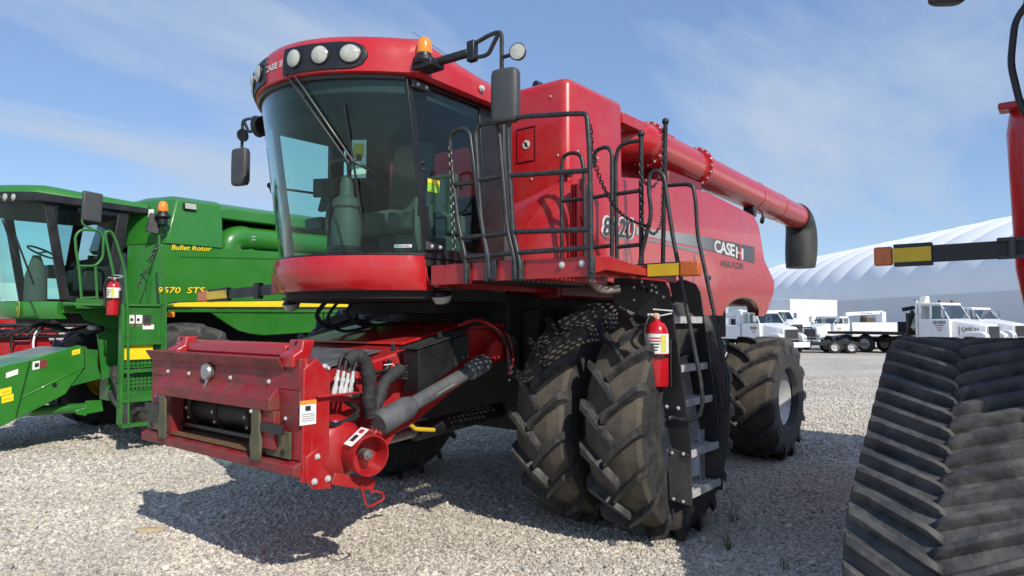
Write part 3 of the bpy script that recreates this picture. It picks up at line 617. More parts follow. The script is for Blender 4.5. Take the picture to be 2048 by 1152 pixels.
# floor, rear wall, headliner
fl=[(wsx(y,2.3)-0.02,y) for y in ysl]+[(0.7,CW-0.02),(0.7,-CW+0.02)]
b=MB();b.prism([(x,y,2.22) for x,y in fl],(0,0,0.07));b.build('cab_floor',BLKM,RC)
b=MB();b.box(0.66,0.74,-CW+0.06,CW-0.06,2.2,2.95);b.box(0.66,0.74,-CW+0.06,-CW+0.16,2.95,3.6);b.box(0.66,0.74,CW-0.16,CW-0.06,2.95,3.6);b.box(0.66,0.74,-CW+0.06,CW-0.06,3.45,3.6);b.build('cab_rear_wall',HEADL,RC)
b=MB();b.slab(lambda x,y:(x,y,2.95),lambda x,y:(x,y,3.45),[0.695,0.705],[-CW+0.16,CW-0.16]);b.build('rear_window',DGLASS,RC,smooth=0)
hl=[(wsx(y,3.6)-0.04,y) for y in ysl]+[(0.7,CW-0.04),(0.7,-CW+0.04)]
b=MB();b.prism([(x,y,3.52) for x,y in hl],(0,0,0.10));b.box(1.95,2.15,-0.35,0.2,3.40,3.52);b.build('headliner',HEADL,RC,bevel=0.01)
# right-hand inner pillar seen through the glass
b=MB();b.box(1.20,1.34,-CW+0.02,-CW+0.09,2.3,3.55);b.build('inner_pillar',BLK,RC)
# red apron under the windscreen
def apr(y,t): 
    z=2.03+0.265*t;return (wsx(y,2.3)+0.02+0.055*math.sin(math.pi*(0.25+0.6*t))-0.06*(1-t)**2,y*1.012,z)
b=MB();b.slab(apr,lambda y,t:(apr(y,t)[0]-0.10,apr(y,t)[1]*0.97,apr(y,t)[2]),ysl,[0,0.08,0.25,0.5,0.75,0.92,1.0]);b.build('cab_apron',RED,RC,smooth=60)
b=MB();b.prism([(wsx(y,2.3)-0.06,y*0.98,1.97) for y in ysl]+[(0.7,CW-0.05,1.97),(0.7,-CW+0.05,1.97)],(0,0,0.10));b.build('cab_sole',BLKM,RC)
b=MB();b.box(1.52,1.80,-1.12,-0.93,2.05,2.24);b.build('step_block',REDF,RC,bevel=0.006)
# roof ----------------------------------------------------------------------
def roof_ring(z,ins,zr):
    out=[]
    for y in lin(-1.02,1.02,33):
        k=1-ins;yy=y*(1-ins/1.02);out.append((rfx(y)-ins,yy,z))
    for x in (1.6,1.2,0.72): out.append((x,1.02-ins,z+(zr-z)*min(1,(1.93-x)/1.1)))
    for x in (0.72,1.2,1.6): out.append((x,-1.02+ins,z+(zr-z)*min(1,(1.93-x)/1.1)))
    return out
b=MB();b.loft([roof_ring(3.66,0.10,3.64),roof_ring(3.64,0.04,3.62),roof_ring(3.66,0.0,3.63),roof_ring(3.80,0.0,3.70),roof_ring(3.89,0.012,3.75),roof_ring(3.945,0.05,3.79),roof_ring(3.97,0.12,3.81),roof_ring(3.985,0.3,3.83)])
roof=b.build('cab_roof',RED,RC,smooth=50)
F=lambda y,z,off=0.0:(rfx(y)+off-0.012*max(0,(z-3.80)/0.09),y,z)
def ysolve(px,z): return solve(lambda y:F(y,z),px,-0.9,1.0)
def light_panel(y0,y1,z0,z1,rl,rr):
    """dark lamp panel wrapped round the roof nose, rounded ends"""
    b=MB();n=22
    def f(u,v):
        y=y0+(y1-y0)*u;h=1.0;du=(1-u)*(y1-y0)
        if rr and du<rr: h=math.sqrt(max(0.0,1-((rr-du)/rr)**2))*0.85+0.15
        dl=u*(y1-y0)
        if rl and dl<rl: h=math.sqrt(max(0.0,1-((rl-dl)/rl)**2))*0.85+0.15
        zc=(z0+z1)/2;return F(y,zc+(v-0.5)*(z1-z0)*h,0.014)
    b.slab(f,lambda u,v:tuple(Vector(f(u,v))-V(0.03,0,0)),lin(0,1,n),lin(0,1,5));return b.build('lamp_panel',BLK,roof,smooth=50,bevel=0.004)
def nrm(y):
    e=0.01;t=V(*F(y+e,3.78))-V(*F(y-e,3.78));return V(t.y,-t.x,0).normalized()
def work_light(y,z,a,h,par):
    n=nrm(y);tv=V(-n.y,n.x,0);c=V(*F(y,z,0.012));b=MB();k=20
    for rr,off,m in (((1.0,0.0),None,0),):
        pass
    rings=[]
    for q,o in ((1.12,0.0),(1.12,0.012),(1.0,0.016)): rings.append([c+n*o+tv*(a*q*math.cos(2*math.pi*i/k))+V(0,0,1)*(h*q*math.sin(2*math.pi*i/k)) for i in range(k)])
    b.loft(rings,True,True,False,0)
    rings=[[c+n*o+tv*(a*q*math.cos(2*math.pi*i/k))+V(0,0,1)*(h*q*math.sin(2*math.pi*i/k)) for i in range(k)] for q,o in ((1.0,0.016),(0.8,0.026),(0.45,0.033),(0.1,0.036))]
    b.loft(rings,True,False,True,1);return b.build('work_light',[BLK,LENS],par,smooth=50)
ya=ysolve(569,3.77);yb=ysolve(736,3.77);lp=light_panel(ya,yb,3.675,3.885,0,0.13)
for px,a in ((592,0.062),(643,0.066),(703,0.074)):
    y=ysolve(px,3.785);work_light(y,3.785,a,0.066,lp)
yc=-ya;yd=-yb;lp2=light_panel(yd,yc,3.675,3.885,0.13,0)
for y in (-ysolve(592,3.785),-ysolve(643,3.785),-ysolve(703,3.785)): work_light(y,3.785,0.066,0.066,lp2)
def on_roof(y0,y1,z0,z1): return lambda u,v:F(y0+(y1-y0)*u,z0+(z1-z0)*v,0.004)
yl0=ysolve(531,3.78);yl1=ysolve(556,3.78);yl2=ysolve(566,3.78)
lettering('roof_lettering','CASE',on_roof(yl0,yl1,3.755,3.805),SILD,roof,bold=0.04)
for k in (0.0,0.62): 
    b=MB();f=on_roof(yl1+0.025,yl2,3.755,3.81);b.add([f(k,0),f(k+0.3,0),f(k+0.3,1),f(k,1)],[(0,1,2,3)]);b.build('roof_emblem',SILD,roof,smooth=0)
bolt(roof,(1.22,1.03,3.72),(0,1,0),2.4)
b=MB();b.tube([(1.2,1.0,3.74),(1.35,0.8,4.0),(1.62,0.62,4.18)],[0.004,0.003,0.002],5);b.build('antenna',BLK,roof)
# mirrors with arms, beacon, side lamp ------------------------------------------
def mirror_set(s, yawdeg):
    P=lambda x,y,z:V(x,s*y,z)
    b=MB()
    b.tube(rnd([P(1.80,0.98,3.71),P(1.86,1.10,3.725),P(1.80,1.42,3.745)],0.05),[0.05]*3+[0.032]*4 if False else 0.034,8)
    b.obox(P(1.88,1.08,3.70),(0.075,0,0),(0,0.10,0),(0,0,0.028))
    b.obox(P(1.795,1.45,3.75),(0.028,0,0),(0,0.035,0),(0,0,0.075))
    arm=b.build('mirror_arm',BLK,RC,bevel=0.008)
    b=MB();b.tube(rnd([P(1.795,1.46,3.80),P(1.785,1.62,3.835),P(1.785,1.72,3.83),P(1.785,1.72,3.28)],0.055),0.0155,8)
    b.tube(rnd([P(1.795,1.46,3.70),P(1.79,1.56,3.69),P(1.785,1.60,3.70),P(1.785,1.685,3.815)],0.04),0.0155,8);b.build('mirror_bracket',RAILM,arm)
    c=P(1.775,1.75,3.36);a=rad(yawdeg);ux=V(math.cos(a),math.sin(a),0);uy=V(-math.sin(a),math.cos(a),0)
    b=MB();rg=[]
    for q,dz in ((0.80,-0.187),(0.93,-0.178),(1.0,-0.15),(1.02,0),(1.0,0.15),(0.93,0.178),(0.78,0.187)):
        ring=[]
        for k in range(24):
            t=2*math.pi*k/24;cx=math.copysign(abs(math.cos(t))**0.45,math.cos(t));cy=math.copysign(abs(math.sin(t))**0.6,math.sin(t))
            ring.append(c+ux*(0.055*q*cx*(1 if cx>0 else 0.6))+uy*(0.103*q*cy)+V(0,0,dz))
        rg.append(ring)
    b.loft(rg);mh=b.build('mirror',PLA,arm,smooth=50)
    b=MB();b.obox(c-ux*0.034,ux*0.003,uy*0.088,V(0,0,0.15));b.build('mirror_glass',mat('mirror_silver',(0.8,0.85,0.9),0.03,metal=1.0,var=0.01),mh)
    return arm
arm=mirror_set(1,14);arm2=mirror_set(-1,12)
p=U(1035,103,'x',1.80);b=MB();b.lathe([(0.03,-0.05),(0.055,-0.03),(0.062,0.0),(0.056,0.004)],p,(1,0.35,-0.05),20,0);b.lathe([(0.054,0.004),(0.03,0.010),(0.005,0.012)],p,(1,0.35,-0.05),20,1,True);b.tube([p+V(-0.02,0,0),V(1.785,1.72,p.z)],0.014,8);b.build('side_lamp',[BLK,LENS],arm)
p=U(487,270,'x',1.80);b=MB();b.lathe([(0.03,-0.05),(0.06,-0.03),(0.066,0.0)],p,(-0.2,1,0),18);b.build('side_lamp',BLK,arm2)
def beacon(parent,p,s=1.0):
    p=Vector(p);b=MB();b.lathe([(0.085*s,-0.02*s),(0.10*s,0),(0.09*s,0.03*s),(0.062*s,0.045*s),(0.058*s,0.07*s)],p,(0,0,1),20);base=b.build('beacon_base',BLK,parent)
    b=MB();b.lathe([(0.06*s,0.071*s),(0.064*s,0.09*s),(0.06*s,0.15*s),(0.05*s,0.185*s),(0.03*s,0.205*s),(0.005*s,0.21*s)],p,(0,0,1),20);b.build('beacon_lens',AMBER,base,smooth=60)
beacon(arm,(1.90,1.06,3.73),0.92)
b=MB();b.lathe([(0.05,0),(0.09,0.01),(0.10,0.06),(0.05,0.09)],(1.95,-1.06,3.62),(0.3,-1,0),16);b.build('side_lamp',BLK,arm2)
# hinges, door details, wipers, stickers --------------------------------------------
for (px,py) in ((838,172),(866,494)):
    p=U(px,py,'y',CW+0.02);b=MB();b.loft([[p+V(0.085,0,-0.03),p+V(0.085,0.02,-0.03),p+V(0.085,0.02,0.035),p+V(0.085,0,0.035)],[p+V(-0.03,0,-0.026),p+V(-0.03,0.02,-0.026),p+V(-0.03,0.02,0.026),p+V(-0.03,0,0.026)],[p+V(-0.11,0,-0.014),p+V(-0.11,0.012,-0.014),p+V(-0.11,0.012,0.014),p+V(-0.11,0,0.014)]]);h=b.build('door_hinge',PLA,RC,bevel=0.006)
    for dx in (0.03,-0.06): bolt(h,p+V(dx,0.02,0),(0,1,0),1.2)
for (px,py) in ((846,326),(848,340)):
    p=U(px,py,'y',CW+0.004);b=MB();b.lathe([(0.018,0),(0.018,0.008),(0.012,0.012)],p,(0,1,0),12);b.build('door_knob',BLK,RC)
def G(px,py,off=0.012):                          # point on the windscreen at a pixel
    x=2.1
    for _ in range(12):
        p=U(px,py,'x',x);x=0.5*x+0.5*(wsx(max(-CW,min(CW,p.y)),p.z)+off)
    return p
b=MB()
for (a,c) in (((573,150),(698,326)),((588,150),(706,322))):
    b.tube([G(a[0]+(c[0]-a[0])*i/10,a[1]+(c[1]-a[1])*i/10,0.035) for i in range(11)],0.008,6)
wip=b.build('wiper_arm',BLK,RC)
b=MB();b.tube([G(688+(727-688)*i/14,207+(455-207)*i/14,0.022) for i in range(15)],0.009,5);b.tube([G(688+(716-688)*i/8,214+(375-214)*i/8,0.034) for i in range(9)],0.006,5);b.build('wiper_blade',BLK,wip)
p=G(806,492,0.003);label_card('bar_code_label',RC,p,V(-0.035,0.06,0),V(0,0,0.012),V(1,0.6,0),PAPER,[(-0.85+0.19*k,-0.76+0.19*k,-0.6,0.6,INK) for k in range(9)])
p=U(867,372,'y',CW+0.003);label_card('door_sticker',RC,p,V(-0.065,0,0),V(0,0,0.05),V(0,1,0),mat('lime_label',(0.25,0.55,0.05),0.5),[(-1,1,0.35,1,YEL)])
# interior ---------------------------------------------------------------------------
b=MB();b.lathe([(0.118,2.40),(0.125,2.50),(0.122,2.62),(0.105,2.68),(0.10,2.72),(0.115,2.74),(0.11,2.80),(0.06,2.83),(0.05,2.95),(0.035,3.0)],(1.88,0.12,0),(0,0,1),18);stc=b.build('steering_column',CREAM,RC)
b=MB();b.lathe([(0.16,2.28),(0.15,2.30),(0.16,2.315),(0.145,2.335),(0.155,2.35),(0.135,2.37),(0.14,2.385),(0.12,2.41)],(1.88,0.12,0),(0,0,1),18);b.build('column_bellows',BLK,stc)
b=MB();b.obox((1.62,-0.52,3.02),(0.02,0.012,0.0),(-0.06,0.11,0),(0,0,0.085));b.tube([(1.6,-0.55,2.95),(1.5,-0.6,2.7)],0.015,6);b.build('yield_monitor',BLK,RC,bevel=0.01)
ang=rad(24);b=MB();R_=0.205;b.tube([V(1.80+R_*math.cos(t)*math.cos(ang),0.12+R_*math.sin(t),3.03+R_*math.cos(t)*math.sin(ang)) for t in [2*math.pi*i/28 for i in range(28)]],0.016,7,0,True)
for t in (0.5,2.6,4.7): b.tube([(1.80,0.12,3.0),(1.80+R_*math.cos(t)*math.cos(ang),0.12+R_*math.sin(t),3.03+R_*math.cos(t)*math.sin(ang))],0.014,6)
b.build('steering_wheel',BLK,RC)
b=MB();b.tube(smooth_path([(1.75,-0.10,2.75),(1.82,-0.2,2.85),(1.80,-0.22,2.98)]),0.015,6);b.obox((1.80,-0.22,2.95),(0.02,0.02,0.05),(0.03,-0.05,0),(0.03,0.02,-0.02));b.tube(smooth_path([(1.75,-0.12,2.4),(1.8,-0.25,2.6),(1.78,-0.22,2.9)]),0.02,6);b.build('control_lever',BLK,RC)
b=MB();b.loft([rrect(1.05,1.52,-0.26,0.26,2.55,0.08),rrect(1.02,1.56,-0.28,0.28,2.62,0.08),rrect(1.02,1.56,-0.28,0.28,2.72,0.08),rrect(1.06,1.5,-0.24,0.24,2.76,0.08)]);b.lathe([(0.2,2.28),(0.12,2.4),(0.12,2.55)],(1.28,0,0),(0,0,1),14);seat=b.build('operator_seat',SEATM,RC,smooth=50)
b=MB();b.loft([[(1.10-0.10*t+dx,y,2.72+0.72*t) for dx,y in ((0,-0.24),(0.09,-0.18),(0.09,0.18),(0,0.24),(-0.08,0.2),(-0.08,-0.2))] for t in (0,0.3,0.6,0.9,1.0)]);b.build('seat_backrest',SEATM,seat,smooth=50)
b=MB();b.obox((1.32,0.50,2.62),(0.30,0,0),(0,0.20,0),(0,0,0.10));b.obox((1.30,0.50,2.42),(0.26,0,0),(0,0.17,0),(0,0,0.12));b.build('instructor_seat',CREAM,RC,bevel=0.05,seg=3)
b=MB();b.obox((1.15,0.5,2.88),(0.05,0,0.01),(0,0.18,0),(-0.03,0,0.2));b.build('instructor_backrest',CREAM,RC,bevel=0.04,seg=3)
b=MB();b.obox((1.45,-0.48,2.66),(0.35,0,0),(0,0.12,0),(0,0,0.06));b.obox((1.62,-0.5,2.9),(0.02,0,0.01),(0,0.10,0),(-0.03,0,0.10));b.build('armrest_console',BLK,RC,bevel=0.02)
b=MB();b.obox((1.55,0.70,2.55),(0.1,0,0),(0,0.02,0),(0,0,0.2));b.build('door_pocket',CREAM,RC,bevel=0.02)
p=U(716,310,'y',0.2);label_card('window_paper',RC,U(718,318,'y',0.22),V(-0.035,0.05,0),V(0,0,0.16),V(1,0.6,0.1),PAPER,[(-0.7,0.7,0.1,0.8,YELD),(-0.4,0.4,-0.1,0.25,INK)])
b=MB();b.tube(rnd([U(577,530,'y',-1.02),U(552,400,'y',-1.08),U(538,370,'y',-1.10),U(566,378,'y',-1.06)],0.05),0.016,8);b.tube([U(566,378,'y',-1.06),U(640,388,'y',-0.98)],0.012,8);b.sphere(U(540,371,'y',-1.10),0.03,10,6);b.build('grab_rail',BLK,RC)
p=U(566,526,'y',-1.02);b=MB();b.sphere(p,0.05,10,6,(1.2,0.6,0.35));b.build('rail_foot',BLK,RC)

# ------------------------------------------------------------------ operator platform
XP=1.75;YP=2.43
def perforated(name,x0,x1,y0,y1,z,pitch,r,m,parent,th=0.004):
    """sheet with real round holes in staggered rows (one part)"""
    b=MB();nx=int((x1-x0)/pitch);ny=int((y1-y0)/pitch);dx=(x1-x0)/nx;dy=(y1-y0)/ny
    for i in range(nx):
        for j in range(ny):
            cx=x0+(i+0.5)*dx;cy=y0+(j+0.5)*dy
            o=[(cx+sx*dx/2,cy+sy*dy/2,z) for sx,sy in ((1,0),(1,1),(0,1),(-1,1),(-1,0),(-1,-1),(0,-1),(1,-1))]
            h=[(cx+r*math.cos(math.pi*k/4),cy+r*math.sin(math.pi*k/4),z) for k in range(8)]
            b.add(o+h,[(k,(k+1)%8,8+(k+1)%8,8+k) for k in range(8)])
    o=b.build(name,m,parent,smooth=0);md=o.modifiers.new('t','SOLIDIFY');md.thickness=th;return o
perforated('platform_floor',0.05,XP-0.01,0.99,YP-0.01,2.185,0.058,0.019,REDF,RC)
b=MB();b.prism([U(1184,548,'y',YP)+V(0,0,0),U(1184,511,'y',YP),U(1222,513,'y',YP),U(1300,539,'y',YP),U(1300,553,'y',YP),U(1213,540,'y',YP)],(0,-0.012,0));b.build('platform_side_skirt',REDF,RC,bevel=0.004)
zb=2.065
b=MB();b.box(XP-0.012,XP,0.99,1.12,zb,2.215);b.build('platform_skirt',REDF,RC,bevel=0.003)
b=MB();b.box(XP-0.012,XP,1.124,1.40,zb,2.215);b.build('platform_skirt',REDF,RC,bevel=0.003)
b=MB();b.box(XP-0.014,XP-0.002,1.404,1.60,zb+0.02,2.215);b.build('platform_skirt',REDF,RC,bevel=0.003)
b=MB();b.box(XP-0.014,XP-0.002,1.604,1.78,zb+0.01,2.215);b.build('platform_skirt',REDF,RC,bevel=0.003)
b=MB();b.box(XP-0.012,XP,1.784,YP-0.013,zb+0.01,2.205);sk=b.build('platform_skirt',REDF,RC,bevel=0.003)
b=MB();b.box(0.3,XP-0.04,0.93,1.52,2.095,2.11);b.build('added_shade_pan',BLKM,RC)  # added solid sheet, shades the area below from sun through the floor holes
b=MB();b.box(0.3,XP-0.02,1.0,1.05,2.05,2.094);b.box(0.3,XP-0.02,1.62,1.67,2.10,2.18);b.box(0.35,XP-0.02,2.3,2.34,2.10,2.18);b.build('platform_joist',REDF,RC)
for px,py in ((1124,530),(1164,527)): bolt(sk,U(px,py,'x',XP+0.001),(1,0,0),1.8)
RR=0.0175
def rail(paths, plane=('x',XP), r=RR, name='railing', rnd_r=0.07):
    b=MB()
    for P in paths:
        pts=[U(q[0],q[1],*plane) if len(q)==2 else V(*q) for q in P]
        b.tube(rnd(pts,rnd_r) if len(pts)>2 else pts,r,8)
    return b.build(name,RAILM,RC,smooth=60)
rail([[(1041,558),(1041,528),(1026,465),(1017,300),(1016,240),(1045,233),(1150,227),(1174,227),(1179,300),(1183,545)],[(1021,351),(1177,341)],[(1029,464),(1181,459)],[(1040,505),(1182,495)]],('x',XP+0.02))
rail([[(978,555),(977,520),(962,440),(953,300),(951,262),(960,248),(990,245),(998,262),(1015,460),(1030,522),(1031,558)],[(959,360),(1003,352)],[(971,472),(1017,466)],[(984,510),(1027,506)]],('x',XP+0.022))
rail([[(932,568),(932,520),(915,440),(900,300),(900,272),(912,259),(930,258),(940,268),(962,440),(975,515),(972,562)],[(908,370),(950,364)],[(918,477),(966,471)],[(933,516),(974,510)]],('x',XP+0.024))
for px,py in ((935,545),(977,540),(988,540),(1030,540),(1042,540),(1183,535)):
    p=U(px,py,'x',XP+0.012);b=MB();b.obox(p,(0.012,0,0),(0,0.022,0),(0,0,0.07));b.build('rail_socket',RAILM,RC,bevel=0.004)
XB=0.47
rail([[(1124,520),(1123,340),(1126,312),(1145,304),(1162,310),(1168,340),(1170,520)],[(1124,402),(1168,397)],[(1125,500),(1170,496)]],('x',XB+0.15))
rail([[(1186,335),(1190,300),(1215,293),(1224,305),(1224,520)],[(1187,395),(1224,388)],[(1188,495),(1224,491)]],('x',XB+0.05))
rail([[(1234,520),(1231,320),(1238,292),(1258,284),(1282,281)],[(1233,388),(1282,381)],[(1234,494),(1284,489)]],('x',XB))
def ball_post(a,c,x):
    b=MB();p=U(*a,'x',x);q=U(*c,'x',x);b.tube([p,q],0.02,10);b.sphere(p,0.032,14,9);return b.build('gate_post',BLK,RC,smooth=60)
ball_post((1282,268),(1283,530),XB);ball_post((1331,243),(1325,565),-0.09)
# ladder ---------------------------------------------------------------------------------
XL0=0.47;XL1=-0.09
def LU(px,py): return U(px,py,'x',XL0)
prof=[(1229,556),(1310,553),(1330,562),(1340,580),(1352,660),(1378,850),(1384,915),(1346,905),(1335,850),(1313,720),(1302,640),(1228,606)]
for x,nm in ((XL0,'ladder_side'),(XL1-0.012,'ladder_side')):
    pts=[LU(*q) for q in prof]
    if x<0: pts=[LU(*q) for q in [(1275,556),(1310,553),(1332,562),(1342,580),(1352,660),(1378,850),(1384,915),(1346,905),(1335,850),(1313,720),(1290,630)]]
    b=MB();b.prism([(x,q.y,q.z) for q in pts],(0.012,0,0));ls=b.build(nm,BLK,RC,bevel=0.003)
    if x>0:
        for q in ((1289,574),(1289,585),(1270,575),(1306,570),(1313,574),(1305,581),(1270,600),(1329,594),(1315,585)): bolt(ls,LU(*q)+V(0.013,0,0),(1,0,0),0.9)
        for q in ((1335,813),(1358,816),(1343,836),(1355,837)): bolt(ls,LU(*q)+V(0.013,0,0),(1,0,0),1.2)
# hinged lower section: rubber side straps
for x in (XL0+0.013,XL1-0.026):
    pts=[LU(*q) for q in ((1338,893),(1366,903),(1385,909),(1386,1011),(1374,1008),(1342,998))]
    b=MB();b.prism([(x,q.y,q.z) for q in pts],(0.012,0,0));st=b.build('ladder_strap',mat('strap_rubber',(0.03,0.03,0.031),0.75,var=0.25,dirt=(0.12,0.11,0.10),dirt_amt=0.5),RC,bevel=0.002)
    if x>0:
        for pa,pb,m in (((1341,904),(1376,908),BLK),((1345,995),(1375,1003),mat('rusted_plate',(0.12,0.055,0.03),0.8,var=0.3))):
            A_=LU(*pa);B_=LU(*pb);b=MB();b.bar(A_+V(0.018,0,0),B_+V(0.018,0,0),0.006,0.036,up=(0,0,1));pl=b.build('strap_plate',m,st,bevel=0.002)
            for t in (0.18,0.82): bolt(pl,A_.lerp(B_,t)+V(0.022,0,0),(1,0,0),1.3)
def ladder_step(py, yo, depth, name='ladder_step'):
    z=U(1385,py,'x',XL0).z;b=MB();x0=XL1+0.012;x1=XL0-0.002
    b.box(x0,x1,yo-0.012,yo,z-0.045,z+0.003);b.box(x0,x1,yo-depth,yo-depth+0.008,z-0.04,z)
    n=7
    for k in range(1,n): b.box(x0,x1,yo-depth*k/n-0.004,yo-depth*k/n+0.004,z-0.03,z)
    for k in range(7):
        xx=x0+(x1-x0)*(k+0.5)/7;b.box(xx-0.009,xx+0.009,yo-depth+0.01,yo-0.014,z-0.026,z-0.004)
    for k in range(26):
        xx=x0+(x1-x0)*(k+0.5)/26;b.box(xx-0.006,xx+0.006,yo-0.012,yo-0.003,z+0.003,z+0.010)
    return b.build(name,GALV,RC)
for py,yo,dp in ((635,2.37,0.15),(735,2.41,0.16),(805,2.45,0.16),(905,2.50,0.20),(985,2.51,0.22)): ladder_step(py,yo,dp)
b=MB();z0=LU(1385,985).z;b.box(XL1+0.03,XL1+0.13,2.375,2.383,z0,z0+0.40);b.build('ladder_back_plate',GALV,RC)
rail([[(1290,586),(1281,560),(1280,520),(1290,480),(1303,430),(1297,375),(1300,348),(1315,340),(1328,352),(1345,470),(1402,765),(1406,805),(1398,835),(1375,841),(1343,836)]],('x',XL0+0.03),0.0175,'ladder_handrail')
rail([[(1336,371),(1375,368),(1386,372),(1391,400),(1395,470),(1455,755),(1456,805),(1448,825),(1432,830)]],('x',XL1-0.02),0.0175,'ladder_handrail')
# chains ---------------------------------------------------------------------------------
def chain(P, name='chain', lk=0.042, r=0.0042):
    pts=smooth_path(P,10);L_=[0]
    for a,c in zip(pts,pts[1:]): L_.append(L_[-1]+(c-a).length)
    n=max(2,int(L_[-1]/(lk*0.74)));b=MB();j=0
    for k in range(n):
        s=L_[-1]*(k+0.5)/n
        while j<len(L_)-2 and L_[j+1]<s: j+=1
        t=(s-L_[j])/max(1e-6,L_[j+1]-L_[j]);p=pts[j].lerp(pts[j+1],t);d=(pts[j+1]-pts[j]).normalized()
        u=d.orthogonal().normalized();u.rotate(Matrix.Rotation(math.pi/2*(k%2)+0.6,3,d))
        hw=lk*0.28
        ring=[p+d*((lk/2-hw)*(1 if math.cos(a)>0 else -1)*(1 if abs(math.cos(a))>1e-6 else 0)+hw*math.cos(a))+u*(hw*math.sin(a)) for a in [2*math.pi*i/10+0.31 for i in range(10)]]
        b.tube(ring,r,4,0,True)
    return tag(b.build(name,BLK,RC,smooth=60),kind='stuff')
chain([U(1181,250,'x',XP),U(1187,310,'x',1.6),U(1205,370,'x',1.4),U(1240,425,'x',1.0),U(1275,446,'x',0.7),U(1300,452,'x',0.5)])
chain([U(1283,285,'x',XB),U(1281,340,'x',XB+0.02),U(1284,400,'x',XB+0.02),U(1283,440,'x',XB+0.02),U(1290,462,'x',XB+0.02)])
chain([U(1325,258,'x',-0.08),U(1325,330,'x',-0.05),U(1308,372,'x',0.1),U(1290,365,'x',0.3),U(1284,345,'x',0.4)])
chain([U(1327,355,'x',-0.07),U(1325,400,'x',-0.04),U(1322,445,'x',0.0),U(1307,468,'x',0.15),U(1292,452,'x',0.3)])
chain([U(899,295,'x',XP+0.05),U(902,340,'x',XP+0.05),U(904,400,'x',XP+0.05),U(907,470,'x',XP+0.05),U(909,500,'x',XP+0.05)])
# signal arms -----------------------------------------------------------------------------
def signal(P0,P1,m0,parent,back=V(1,0,0)):
    """arm from P0 to P1: strap, yellow reflector, amber lamp"""
    P0=Vector(P0);P1=Vector(P1);d=P1-P0
    b=MB();b.bar(P0,P0+d*0.86,0.03,0.10);a=b.build('signal_arm',BLK,parent,bevel=0.004)
    b=MB();b.bar(P0+d*0.60,P0+d*0.86,0.05,0.135);b.build('signal_backing',BLK,a,bevel=0.004)
    b=MB();b.bar(P0+d*0.605+back*0.028,P0+d*0.865+back*0.028,0.006,0.085);b.build('reflector',YELD,a)
    b=MB();b.bar(P0+d*0.87,P1,0.055,0.115);b.build('signal_lamp',AMBD,a,bevel=0.012)
    return a
p0=U(562,577,'x',1.72);p1=U(399,594,'x',1.72);signal(p0,p1,None,RC);b=MB();q=p0.lerp(p1,0.25);b.obox(q,(0.03,0,0),(0,0.05,0),(0,0,0.08));b.build('arm_clamp',BLK,RC,bevel=0.01)
p0=U(1298,540,'x',1.0);p1=U(1401,538,'x',1.0);b=MB();b.box(0.985,1.015,p0.y-0.1,p0.y+0.45*(p1.y-p0.y)*2,2.105,2.205);sa=b.build('signal_arm',BLK,RC,bevel=0.004)
m=p0.lerp(p1,0.62);b=MB();b.box(1.016,1.024,p0.y,m.y,2.11,2.195);b.build('reflector',YELD,sa)
b=MB();b.box(0.98,1.03,m.y+0.005,p1.y,2.10,2.205);b.build('signal_lamp',AMBD,sa,bevel=0.012)
# lamps and exhaust below the platform
for px,py,x in ((885,597,1.55),(585,612,1.6)):
    p=U(px,py,'x',x);b=MB();b.lathe([(0.01,0.0),(0.06,0.02),(0.085,0.07),(0.08,0.08)],p+V(0,0,-0.05),(0.25,0.1,1),18,1);b.lathe([(0.085,0.078),(0.06,0.11),(0.02,0.12)],p+V(0,0,-0.05),(0.25,0.1,1),18,0);b.obox(p+V(-0.05,0,0.07),(0.12,0.05,0),(0,0.12,0),(0,0,0.01));b.build('under_lamp',[BLK,LENS],RC)
b=MB();b.tube(smooth_path([U(1180,560,'x',0.7),U(1195,575,'x',0.75),U(1215,580,'x',0.75),U(1240,578,'x',0.7)]),0.032,12);b.build('exhaust_pipe',FOIL,RC)
# ------------------------------------------------------------------ feeder house of the red combine
XF=2.92
FH_=MB()                                           # house: sloping box behind the face frame
FHW=0.78
side=[(2.29,0.86),(2.29,1.47),(0.85,1.78),(0.60,1.78),(0.60,1.44),(0.87,1.38),(1.34,1.18),(1.73,0.98)]
b=MB();b.prism([(x,-FHW,z) for x,z in side],(0,2*FHW,0));
fh=b.build('feeder_house',REDF,RC,bevel=0.02)
for y0 in (-FHW,FHW-0.02):
    b=MB();b.prism([(2.285,y0,0.86),(2.285,y0,1.471),(2.60,y0,1.41),(2.815,y0,1.40),(2.815,y0,0.86)],(0,0.02,0));b.build('feeder_cheek',REDF,RC)
b=MB();b.prism([(2.285,-FHW+0.021,1.47),(2.62,-FHW+0.021,1.405),(2.815,-FHW+0.021,1.40),(2.815,-FHW+0.021,1.38),(2.285,-FHW+0.021,1.45)],(0,2*FHW-0.042,0));b.build('feeder_roof',REDF,RC)
b=MB();b.prism([(2.285,-FHW+0.021,0.865),(2.755,-FHW+0.021,0.865),(2.755,-FHW+0.021,0.89),(2.285,-FHW+0.021,0.89)],(0,2*FHW-0.042,0));b.build('feeder_bottom',REDF,RC)
b=MB();b.prism([(2.55,-FHW+0.06,1.435),(1.95,-FHW+0.06,1.56),(1.95,FHW-0.12,1.56),(2.55,FHW-0.12,1.435)],(0,0,0.012));b.build('feeder_top_plate',GUARD,fh,bevel=0.003)
b=MB();b.prism([(1.75,-FHW+0.05,1.603),(0.95,-FHW+0.05,1.768),(0.95,FHW-0.10,1.768),(1.75,FHW-0.10,1.603)],(0,0,0.02));b.build('feeder_lid',RED,fh,bevel=0.006)
